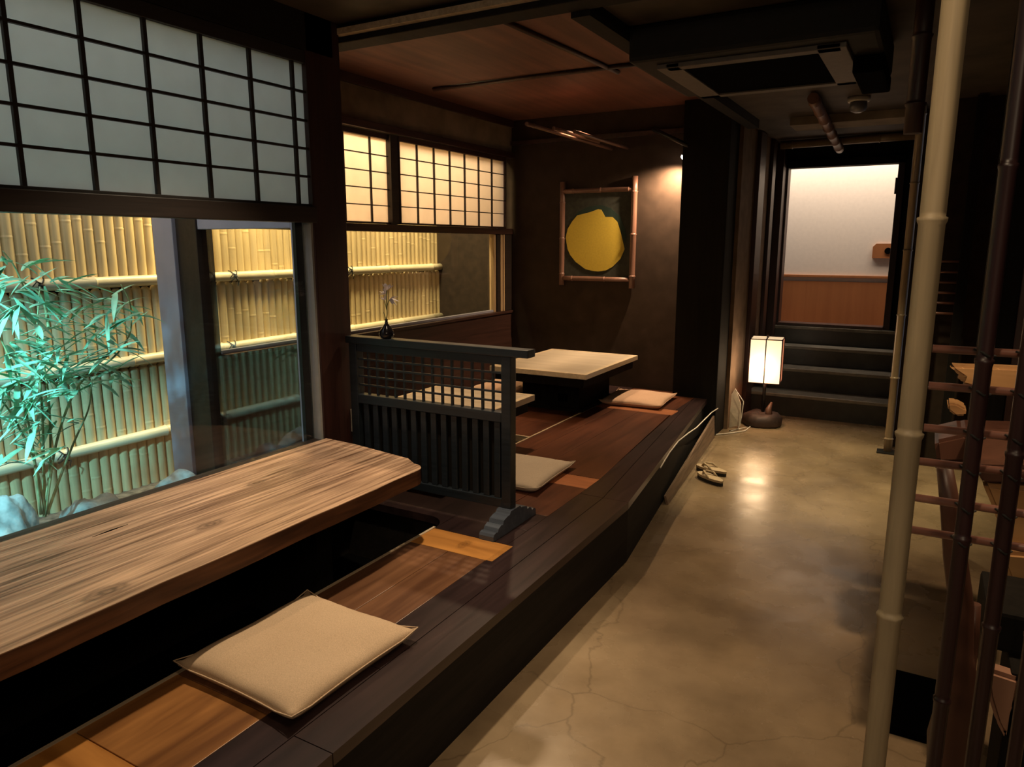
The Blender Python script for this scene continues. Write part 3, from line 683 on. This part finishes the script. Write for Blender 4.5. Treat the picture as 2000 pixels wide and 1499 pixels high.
for fx in (-1.4825, -2.3125):
    b = NB(); w = .035; prof = [(-.185, 0), (-.185, .02), (-.178, .030), (-.160, .034), (-.150, .030), (-.142, .044), (-.120, .052), (-.108, .048), (-.100, .064), (-.072, .072), (-.05, .074), (-.04, .086)]
    full = prof + [(-a, z) for a, z in prof[::-1]]
    prism(b, [(fx-w, YD+a, ZP+z) for a, z in full], (2*w, 0, 0)); obj('foot', b, M['foot'], dv)

sw = onX(690, 820, XW+.006)
b = NB(); box(b, XW+.001, XW+.008, sw.y-.012, sw.y+.012, onX(690, 842, XW).z, onX(690, 798, XW).z, .001)
tag(obj('wall_plate', b, M['cable']), 'small white upright plate low on the red post beside the divider', 'plate')
# vase with white flowers
vp = (-2.125, 2.572, 1.0785)
vs = thing('bud_vase', 'small dark bud vase with white flowers on the divider rail', 'vase', vp)
b = NB(); lathe(b, vp, [(.018, 0), (.030, .004), (.036, .018), (.032, .034), (.018, .052), (.008, .066), (.006, .080), (.0085, .086)], 24); obj('body', b, M['vase'], vs)
b = NB(); v = Vector(vp)
tube(b, [v+Vector(p) for p in ((0, 0, .08), (.006, 0, .11), (.006, 0, .15), (.004, 0, .19), (.01, 0, .222))], .0022, 6)
tube(b, [v+Vector(p) for p in ((.006, 0, .14), (.014, 0, .165), (.030, 0, .182))], .0018, 6)
tube(b, [v+Vector(p) for p in ((.004, 0, .13), (-.002, 0, .155), (-.006, 0, .172))], .0018, 6)
tube(b, [v+Vector(p) for p in ((0, 0, .08), (-.008, 0, .10), (-.014, .0, .118))], .0018, 6); obj('stem', b, M['stem'], vs)
def bloom(c, up, s):
    b = NB(); c = Vector(c); up = Vector(up).normalized(); rl.seed(int(c.x*1e4) % 97)
    a = up.orthogonal().normalized(); w = up.cross(a)
    for k in range(6):
        an = 2*math.pi*k/6; d = (up*1.0 + (a*math.cos(an)+w*math.sin(an))*.8).normalized()
        leaf(b, c, d, s*1.4, s*.36, .15)
    return obj('flower', b, M['petal'], vs)
bloom(v+Vector((.010, 0, .218)), (.2, 0, 1), .030); bloom(v+Vector((.030, 0, .182)), (1, -.1, -.1), .028); bloom(v+Vector((-.006, 0, .172)), (-.4, 0, 1), .022)
bloom(v+Vector((.004, -.004, .20)), (-.8, -.2, .7), .026)

# ================================================================ PICTURE ON BACK WALL
YP = YB-.03
pc = thing('framed_picture', 'yellow fruit painting in a brown bamboo frame on the dark back wall', 'picture', (-2.45, YP, 1.2))
def wp(u, v, y=YP): return onY(u, v, y)
a, c_ = wp(1099, 357), wp(1096, 553)
xl, xr = wp(1098, 450).x, wp(1237, 450).x; zt, zb = 2.01, 1.16
b = NB(); cane(b, (xl, YP, zb-.01), (xl, YP, zt+.01), .023, step=.3); obj('frame_upright', b, M['bamboo_brown'], pc)
b = NB(); cane(b, (xr, YP, zb-.02), (xr, YP, zt+.03), .025, step=.34); obj('frame_upright', b, M['bamboo_brown'], pc)
b = NB(); cane(b, (xl, YP, zt-.07), (xr, YP, zt-.07), .020, step=.25); obj('frame_crosspiece', b, M['bamboo_brown'], pc)
b = NB(); cane(b, (xl, YP, zb+.05), (xr, YP, zb+.05), .020, step=.3); obj('frame_crosspiece', b, M['bamboo_brown'], pc)
b = NB(); box(b, xl, xr, YP+.005, YP+.02, zb+.05, zt-.07); obj('canvas', b, M['canvas'], pc)
sc_ = YP/5.7
fr = [(-2.707,1.627),(-2.665,1.69),(-2.62,1.738),(-2.503,1.762),(-2.43,1.785),(-2.403,1.779),(-2.366,1.721),(-2.302,1.719),(-2.259,1.68),(-2.221,1.577),(-2.189,1.461),(-2.222,1.383),(-2.291,1.316),(-2.35,1.285),(-2.419,1.275),(-2.48,1.28),(-2.537,1.293),(-2.628,1.352),(-2.68,1.41),(-2.705,1.459),(-2.724,1.553)]
lf = [(-2.664,1.70),(-2.62,1.765),(-2.519,1.808),(-2.404,1.818),(-2.318,1.79),(-2.232,1.718),(-2.187,1.615),(-2.177,1.5),(-2.215,1.56),(-2.252,1.68),(-2.302,1.70),(-2.359,1.70),(-2.42,1.74)]
b = NB(); prism(b, [(x*sc_, YP+.004, 1.5+(z-1.5)*sc_) for x, z in lf], (0, -.0015, 0)); obj('painted_leaf', b, M['greenp'], pc)
b = NB(); prism(b, [(x*sc_, YP+.002, 1.5+(z-1.5)*sc_) for x, z in fr], (0, -.0015, 0)); obj('painted_fruit', b, M['yellow'], pc)

# ================================================================ STEPS
st = thing('stone_steps', 'four dark steps leading up to the doorway at the aisle end', 'steps', (-.8, 6.65, 0))
sy = [6.65, 6.933, 7.20, 7.422, 7.50]; sz = [.198, .386, .556, .721]
for k in range(4):
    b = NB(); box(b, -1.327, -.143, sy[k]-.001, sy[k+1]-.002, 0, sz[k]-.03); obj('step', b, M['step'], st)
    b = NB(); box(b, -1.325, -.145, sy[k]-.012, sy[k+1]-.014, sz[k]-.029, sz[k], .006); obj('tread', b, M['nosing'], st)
# pull plate on hall wall
pp = thing('wooden_plate', 'small orange wooden plate with a dark round hole on hall wall', 'plate', (-.40, 8.098, 1.40))
b = NB(); prism(b, [(-.508, 8.099, 1.365), (-.508, 8.099, 1.475), (-.480, 8.099, 1.505), (-.26, 8.099, 1.505), (-.26, 8.099, 1.365)], (0, -.025, 0)); obj('plate', b, M['wains'], pp)
b = NB(); tube(b, [(-.372, 8.074, 1.435), (-.372, 8.066, 1.435)], .031, 24); obj('hole', b, M['void'], pp)

# ================================================================ FLOOR LAMP
lp = thing('floor_lamp', 'glowing square paper lantern lamp on a dark wood block by the steps', 'lamp', (-1.10, 6.10, 0))
cx, cy = -1.115, 6.24; hw = .125; z0, z1 = .372, .735
def rot(x, y, a=R(6)): return (cx + x*math.cos(a)-y*math.sin(a), cy + x*math.sin(a)+y*math.cos(a))
b = NB(); lathe(b, (cx, cy-.02, 0), [(.15, 0), (.165, .02), (.16, .07), (.13, .10), (.04, .108)], 14)
for v in b.verts: v.co.x += .015*math.sin(v.co.y*37+v.co.z*20); v.co.z += .008*math.sin(v.co.x*41) if v.co.z > .05 else 0
obj('base', b, M['stone_base'], lp)
b = NB(); tube(b, [(cx, cy, .10), (cx, cy, .45)], .014, 10); obj('pole', b, M['metal'], lp)
b = NB(); tube(b, [(cx+.06, cy-.05, .09), (cx+.05, cy-.03, .14), (cx+.07, cy-.02, .20)], [.03, .025, .008], 8); obj('knot', b, M['bamboo_brown'], lp)
sh = NB()
def qd(bm, pts, d):
    prism(bm, pts, d)
c4 = [rot(-hw, -hw), rot(hw, -hw), rot(hw, hw), rot(-hw, hw)]
def panel(i, j, mat):
    (xa, ya), (xb, yb) = c4[i], c4[j]; b = NB()
    nrm = Vector((xa+xb-2*cx, ya+yb-2*cy, 0)).normalized()*-.003
    prism(b, [(xa, ya, z0), (xb, yb, z0), (xb, yb, z1), (xa, ya, z1)], nrm); return obj('shade_panel', b, M[mat], lp)
panel(0, 1, 'shade'); panel(1, 2, 'shade_red'); panel(2, 3, 'shade'); panel(3, 0, 'shade')
b = NB(); prism(b, [(x, y, z1-.006) for x, y in c4], (0, 0, .004)); obj('shade_top', b, M['shade_top'], lp)
b = NB(); s = .004
for x, y in c4: tube(b, [(x, y, z0-.005), (x, y, z1+.008)], .0055, 6)
for i in range(4):
    (xa, ya), (xb, yb) = c4[i], c4[(i+1) % 4]
    for z in (z0, z1): tube(b, [(xa, ya, z), (xb, yb, z)], .0045, 6)
m0 = rot(0, -hw); m1 = rot(0, hw)
tube(b, [(m0[0], m0[1]-.003, z0), (m0[0], m0[1]-.003, z1)], .0045, 6); tube(b, [(*m0, z1+.002), (*m1, z1+.002)], .006, 6)
tube(b, [(cx, cy, z1), (cx, cy, z1+.05)], .008, 8)
obj('shade_frame', b, M['redwood'], lp)
# white board and cable next to lamp
wb = NB(); prism(wb, [onY(1417, 836, 5.98), onY(1417, 790, 5.98), onY(1436, 759, 6.02), onY(1447, 790, 6.02), onY(1446, 832, 6.0)], (0, .012, 0))
tag(obj('leaning_board', wb, M['card']), 'small pale board leaning on the wall beside the lamp', 'board')
cb = NB()
tube(cb, [onY(*q, yy) for q, yy in (((1437, 762), 5.97), ((1452, 785), 5.96), ((1448, 815), 5.95), ((1442, 838), 5.93))] + [onZ(*q, .006) for q in ((1425, 842), (1455, 836), (1466, 833), (1455, 842), (1430, 846), (1410, 848), (1390, 850))], .0045, 8)
tag(obj('power_cable', cb, M['cable']), 'white cable looping over the pale board to the lamp', 'cable')
cb = NB()
tube(cb, [onX(u, v, x) + Vector((.0, 0, .0)) for u, v, x in ((1290, 914, -1.205), (1308, 884, -1.235), (1325, 862, -1.262), (1345, 846, -1.29), (1360, 836, -1.305), (1372, 824, -1.32), (1390, 806, -1.34), (1402, 798, -1.355))], .004, 8)
tag(obj('power_cable', cb, M['cable']), 'thin white cable running along the platform edge above the brown board', 'cable')

# sandals
def sandal(p, rz, label):
    t = thing('sandal', label, 'sandal', p, rz, 'sandals on the aisle floor')
    me_parts = []
    def loc(bm, nm, mat):
        me = bpy.data.meshes.new(nm); bmesh.ops.recalc_face_normals(bm, faces=bm.faces[:]); bm.to_mesh(me); bm.free(); me.materials.append(M[mat]); o = bpy.data.objects.new(nm, me); COL.objects.link(o); o.parent = t
    out = [(.038*math.cos(a)*(1.0+.15*math.sin(a)), .115*math.sin(a)) for a in [2*math.pi*k/20 for k in range(20)]]
    b = NB(); prism(b, [(x, y, 0) for x, y in out], (0, 0, .022)); loc(b, 'sole', 'sole')
    b = NB(); prism(b, [(x*1.03, y*1.01, .0225) for x, y in out], (0, 0, .014)); loc(b, 'footbed', 'straw')
    b = NB()
    tube(b, [(0, .07, .036), (-.012, .05, .058), (-.032, .01, .056), (-.036, -.02, .034)], .007, 8)
    tube(b, [(0, .07, .036), (.012, .05, .058), (.032, .01, .056), (.036, -.02, .034)], .007, 8); loc(b, 'strap', 'straw')
sandal((-1.14, 4.68, 0), R(70), 'pale straw sandal closer to the platform')
sandal((-1.10, 4.50, 0), R(55), 'pale straw sandal closer to the aisle centre')

# ================================================================ CEILING THINGS
# ceiling cassette
ac = thing('air_conditioner', 'dark ceiling cassette air conditioner with black intake over the aisle', 'air conditioner', (-.72, 3.6, 2.42))
b = NB(); box(b, -1.22, -.24, 3.15, 4.02, 2.27, 2.42, .02); obj('casing', b, M['ac'], ac)
b = NB(); t_ = .045
for (x0, x1, y0, y1) in ((-1.08, -.38, 3.24, 3.30), (-1.12, -.38, 3.93, 3.99), (-1.12, -1.02, 3.24, 3.99), (-.47, -.36, 3.24, 3.99)): box(b, x0, x1, y0, y1, 2.25, 2.27, .004)
obj('outlet_frame', b, M['ac_trim'], ac)
b = NB(); box(b, -1.02, -.47, 3.30, 3.93, 2.258, 2.269); obj('intake_grille', b, M['void'], ac)
b = NB(); box(b, -.36, -.24, 3.5, 4.0, 2.20, 2.269, .01); obj('control_box', b, M['void'], ac)
# motion detector
dp = onZ(1678, 190, 2.419); dt = thing('motion_detector', 'small round grey detector on the ceiling near the doorway', 'detector', (dp.x, dp.y, 2.42))
b = NB(); lathe(b, (dp.x, dp.y, 2.39), [(.062, 0), (.068, .008), (.068, .028)], 24); obj('mount', b, M['detector_base'], dt)
b = NB(); lathe(b, (dp.x, dp.y, 2.325), [(.02, 0), (.045, .012), (.052, .03), (.050, .064)], 24); obj('sensor_dome', b, M['detector'], dt)
# bamboo on ceiling over doorway
def canething(name, label, a, b_, r, mat, cat, group=None, **k):
    b = NB(); cane(b, a, b_, r, **k); o = obj(name, b, M[mat]); tag(o, label, cat, group); return o
p = onZ(1588, 192, 2.38); q = onZ(1640, 292, 2.30)
canething('bamboo_rail', 'brown bamboo rail slanting across the ceiling before the doorway', p, q, .034, 'bamboo_brown', 'bamboo rail', step=.3)
canething('bamboo_rail', 'pale bamboo rail fixed level above the doorway', onY(1525, 284, 7.1), onY(1790, 264, 7.1), .036, 'bamboo_thin', 'bamboo rail', step=.35)
b = NB(); box(b, -1.0, -.14, 5.9, 6.2, 2.36, 2.42, .004); struct('trim_16', b, M['plaster_band'])
# hanging bamboo poles near the back wall
for i, (x, y0, y1, lab) in enumerate(((-2.345, 4.3, 5.73, 'leftmost of the three slim bamboo poles under the alcove ceiling'), (-2.275, 4.55, 5.3, 'middle and shortest of the three slim bamboo poles under the alcove ceiling'), (-2.215, 4.75, 5.75, 'rightmost of the three slim bamboo poles under the alcove ceiling'))):
    canething('ceiling_bamboo_pole', lab, (x, y0, 2.262), (x, y1+.02, 2.262), .013, 'bamboo_brown', 'bamboo pole', 'bamboo poles under the alcove ceiling', step=.35)
# spotlight
sp = onY(1337, 308, 5.66)
sl = thing('spotlight', 'small lit black spotlight mounted high on the dark post', 'spotlight', (sp.x, sp.y, sp.z))
sdir = Vector((-.55, -.25, -.75)).normalized()
b = NB(); tube(b, [sp - sdir*.075, sp - sdir*.06, sp + sdir*.0], [.02, .032, .034], 18); obj('lamp_head', b, M['metal'], sl)
b = NB(); tube(b, [sp + sdir*.001, sp + sdir*.012, sp+sdir*.018], [.031, .026, .012], 18); obj('bulb', b, M['bulb'], sl)
b = NB(); tube(b, [sp - sdir*.06, sp + Vector((.02, .03, .09)), (-1.73, 5.70, sp.z+.10)], .008, 8); tube(b, [(-1.722, 5.70, sp.z+.10), (-1.735, 5.70, sp.z+.10)], .03, 14); obj('bracket', b, M['metal'], sl)
canething('ceiling_conduit', 'black conduit slanting down from the ceiling to the spotlight', onY(1275, 252, 5.5), onY(1345, 285, 5.5), .016, 'metal', 'conduit', nodes=[])

# ================================================================ RIGHT SIDE
# big split bamboo pole
bp = Vector((-.004, 1.35, 0))
canething('bamboo_pole', 'thick pale bamboo pole standing in the right foreground', (bp.x, bp.y, 0), (bp.x, bp.y, 2.45), .0195, 'bamboo_pole', 'bamboo pole', nodes=[.30, .86, 1.19, 1.54, 2.1], seg=7)
# thin far pole
p2 = onZ(1733, 885, 0)
tp = thing('bamboo_pole', 'thin bamboo pole on a flat black foot near the steps', 'bamboo pole', (p2.x, p2.y, 0))
b = NB(); cane(b, (p2.x, p2.y, .01), (p2.x, p2.y, 2.42), .028, step=.45); obj('cane', b, M['bamboo_thin'], tp)
b = NB(); box(b, p2.x-.07, p2.x+.07, p2.y-.05, p2.y+.05, 0, .014, .002); obj('foot_plate', b, M['metal'], tp)
# dark partition with rods behind it
rk = thing('rod_partition', 'dark narrow partition frame with short pale rods behind the thin pole', 'partition', (.0, 5.55, 0))
b = NB(); box(b, -.05, .0, 5.55, 5.60, 0, 2.41); box(b, .16, .22, 5.55, 5.60, 0, 2.41); obj('upright', b, M['black'], rk)
for k in range(6):
    z = 1.05 + k*.068; b = NB(); tube(b, [(-.0, 5.575, z), (.16, 5.575, z)], .008, 8); obj('rod', b, M['rod'], rk)
# hanging dark red post
canething('hanging_bamboo', 'dark red bamboo length hanging from the ceiling left of the big pole', (-.097, 3.0, 1.88), (-.097, 3.0, 2.42), .030, 'redwood', 'bamboo', step=.22)
# dark batten screen to the right
ss = thing('batten_screen', 'tall dark vertical batten screen behind the lattice on the right', 'screen', (1.0, 3.9, 0))
b = NB(); box(b, .22, 2.08, 3.92, 3.96, .55, 2.41); obj('panel', b, M['black'], ss)
for k in range(16):
    x = .24 + k*.115; b = NB(); box(b, x, x+.035, 3.885, 3.92, .55, 2.41, .004); obj('batten', b, M['redwood'], ss)
for x in (.24, 1.1, 2.0):
    b = NB(); box(b, x, x+.05, 3.92, 3.96, 0, .55); obj('leg', b, M['black'], ss)
# lattice in the foreground
lt2 = thing('bamboo_lattice', 'dark plum bamboo lattice of crossed rods at the right edge', 'lattice', (.3, 1.5, 0))
for x, r in ((.098, .0135), (.160, .0135), (.222, .012), (.40, .0135)):
    b = NB(); cane(b, (x, 1.5, 0), (x, 1.5, 2.45), r, step=.33, phase=.31 if x < .12 else .15); obj('upright', b, M['lattice'], lt2)
for i, z in enumerate((1.312, 1.243, 1.163, 1.097, 1.025, .960)):
    x0 = .018 if i < 3 else .006
    b = NB(); cane(b, (x0, 1.524, z), (.50, 1.524, z+.003*(i % 2)), .0075, step=.9, phase=.6, seg=10); ro = obj('rod', b, M['rod'], lt2)
    for x in (.098, .160):
        b = NB(); tube(b, [(x-.016, 1.512, z+.005), (x-.004, 1.4845, z+.003), (x+.004, 1.4845, z-.003), (x+.016, 1.512, z-.005)], .0022, 6)
        obj('cord_binding', b, M['cord'], ro)
# rustic driftwood chair behind the lattice
def slabp(pts, y, th, bev=.012):
    P = [onY(u, v, y) for u, v in pts]; b = NB(); prism(b, P, (0, th, 0), bev); return b
ch = thing('driftwood_armchair', 'rustic honey driftwood armchair behind the lattice on the right', 'armchair', (.55, 2.4, 0))
obj('backrest', slabp([(1852, 712), (1880, 714), (1950, 716), (2090, 722), (2090, 800), (1985, 777), (1940, 764), (1900, 758), (1874, 752), (1880, 738), (1862, 726)], 2.9, .06), M['slab'], ch)
obj('armrest', slabp([(1850, 788), (1868, 789), (1888, 800), (1886, 813), (1866, 813), (1852, 802)], 2.75, .10, .006), M['slab'], ch)
obj('seat_rail', slabp([(1825, 862), (1880, 850), (2090, 858), (2090, 905), (1900, 905), (1830, 905)], 2.7, .25), M['slab_red'], ch)
obj('seat_front', slabp([(1918, 944), (1955, 949), (2090, 958), (2090, 1085), (1960, 1064), (1946, 1010)], 2.3, .07), M['slab'], ch)
obj('front_leg', slabp([(1957, 1078), (2090, 1090), (2090, 1330), (2003, 1250), (1990, 1225), (1988, 1185), (1975, 1150), (1959, 1105)], 2.25, .08), M['slab'], ch)
obj('seat', slabp([(1900, 908), (2090, 912), (2090, 945), (1920, 943)], 2.3, .45, .004), M['slab_red'], ch)
tr = thing('driftwood_log', 'brown forked driftwood log standing behind the lattice', 'driftwood', (.12, 1.95, 0))
TY = 1.85
pts = [onY(u, v, TY) for u, v in ((1846, 912), (1856, 1000), (1868, 1090), (1874, 1180), (1873, 1270), (1868, 1360), (1862, 1440), (1860, 1540))]
bt = onY(1860, 1540, TY); b = NB(); tube(b, pts + [Vector((bt.x, TY, 0))], [.016, .022, .024, .026, .034, .042, .050, .056, .06], 12)
for v in b.verts: v.co += Vector((.005*math.sin(v.co.z*31), .005*math.cos(v.co.z*23), 0))
obj('main_stem', b, M['slab_red'], tr)
b = NB(); pts = [onY(u, v, TY+.02) for u, v in ((1905, 1180), (1898, 1240), (1884, 1330), (1870, 1400))]; tube(b, pts, [.012, .016, .02, .024], 10); obj('branch', b, M['slab_red'], tr)
b = slabp([(1922, 1306), (1996, 1330), (1985, 1390), (1966, 1452), (1945, 1412), (1930, 1362)], 1.85, .05, .01)
pk = thing('driftwood_stool', 'rosy wood stool with curved side at the bottom right', 'stool', (.24, 1.9, 0))
P0 = onY(1922, 1306, 1.85); P1 = onY(1996, 1330, 1.85)
obj('side_slab', b, M['slab_pink'], pk)
b = NB(); box(b, P0.x+.0, P1.x+.25, 1.95, 2.20, P0.z+.0, P0.z+.10, .01); obj('seat', b, M['black'], pk)
b = NB(); box(b, P1.x-.02, P1.x+.20, 1.86, 2.06, 0, P0.z, .008); obj('pedestal', b, M['black'], pk)
# black low box beside the pole
b0 = onZ(1740, 1317, .0)
b = NB(); box(b, .005, .20, 2.33, 2.68, 0, .03, .004); tag(obj('floor_mat', b, M['void']), 'black mat lying on the aisle floor behind the big bamboo pole', 'mat')

# ================================================================ LIGHTS
def area(name, loc, rot, sx, sy, e, c):
    l = bpy.data.lights.new(name, 'AREA'); l.shape = 'RECTANGLE'; l.size = sx; l.size_y = sy; l.energy = e; l.color = c
    o = bpy.data.objects.new(name, l); o.location = loc; o.rotation_euler = rot; COL.objects.link(o); return o
def spot(name, loc, tgt, e, c, size=60, blend=.6, r=.03):
    l = bpy.data.lights.new(name, 'SPOT'); l.energy = e; l.color = c; l.spot_size = R(size); l.spot_blend = blend; l.shadow_soft_size = r
    o = bpy.data.objects.new(name, l); o.location = loc; d = Vector(tgt)-Vector(loc); o.rotation_euler = d.to_track_quat('-Z', 'Y').to_euler(); COL.objects.link(o); return o
def point(name, loc, e, c, r=.04):
    l = bpy.data.lights.new(name, 'POINT'); l.energy = e; l.color = c; l.shadow_soft_size = r
    o = bpy.data.objects.new(name, l); o.location = loc; COL.objects.link(o); return o
WARM = (1, .70, .42); WARM2 = (1, .78, .52)
# garden: daylight from above, warm fence lamps, cool plant lamp
area('garden_daylight', (-3.2, .4, 3.4), (0, 0, 0), 1.2, 4.0, 38, (.90, .98, 1))
area('fence_lamp', (-3.62, 4.1, 2.75), (0, R(-8), 0), .3, 2.6, 120, (1, .82, .42))
spot('fence_spot', (-3.5, 3.2, 2.6), (-4.0, 3.3, 1.1), 130, (1, .80, .34), 95, .8, .1)
spot('plant_lamp', (-2.75, .45, 1.75), (-3.3, 1.35, .75), 260, (.28, .84, 1), 66, .8, .06)
spot('fence_near_lamp', (-3.3, 1.9, 2.6), (-4.0, 2.2, .9), 12, (1, .80, .52), 100, .8, .1)
# interior
spot('counter_lamp', (-1.64, 2.12, 2.42), (-1.74, 1.45, .4), 130, WARM2, 86, .7, .03)
spot('alcove_lamp', (-2.05, 3.75, 2.50), (-2.0, 3.2, .4), 100, WARM, 84, .7, .03)
spot('table_lamp', (-2.30, 4.90, 2.50), (-2.25, 4.85, .6), 100, WARM, 66, .8, .03)
spot('aisle_lamp', (-.40, 4.9, 2.30), (-.45, 5.05, 0), 210, (1, .80, .45), 72, .95, .03)
spot('aisle_lamp_near', (-.30, .7, 2.40), (-.40, 1.9, 0), 26, (1, .74, .46), 110, .9, .05)
spot('chair_lamp', (.55, 2.25, 2.4), (.42, 2.4, .6), 85, WARM, 100, .8, .04)
area('rear_fill', (.5, -1.0, 2.35), (R(35), 0, R(10)), .8, .8, 20, (1, .76, .5))  # unseen fill added behind the camera to brighten the right side
sl_ = spot('wall_spot', sp + sdir*.045 + Vector((-.02,0,0)), sp + Vector((-.16, .10, -.5)), 130, (1, .70, .42), 140, .9, .02)
point('lantern_glow', (cx, cy-.20, .50), 5, WARM, .10)
area('hall_light', (-.8, 7.8, 2.85), (R(12), 0, 0), 2.5, .45, 62, (1, .82, .66))

w = bpy.data.worlds.new('World'); scn.world = w; w.use_nodes = True
w.node_tree.nodes['Background'].inputs[0].default_value = (.55, .7, .9, 1); w.node_tree.nodes['Background'].inputs[1].default_value = .25

# ================================================================ CAMERA
cd = bpy.data.cameras.new('Camera'); cam = bpy.data.objects.new('Camera', cd); COL.objects.link(cam)
cam.location = CAM; cam.rotation_euler = (math.pi/2 - PIT, 0, YAW)
cd.sensor_fit = 'HORIZONTAL'; cd.sensor_width = 36; cd.lens = F/2000*36; cd.clip_start = .05; cd.clip_end = 60
scn.camera = cam
vs_ = scn.view_settings; vs_.view_transform = 'Standard'; vs_.look = 'None'; vs_.exposure = 0; vs_.gamma = 1
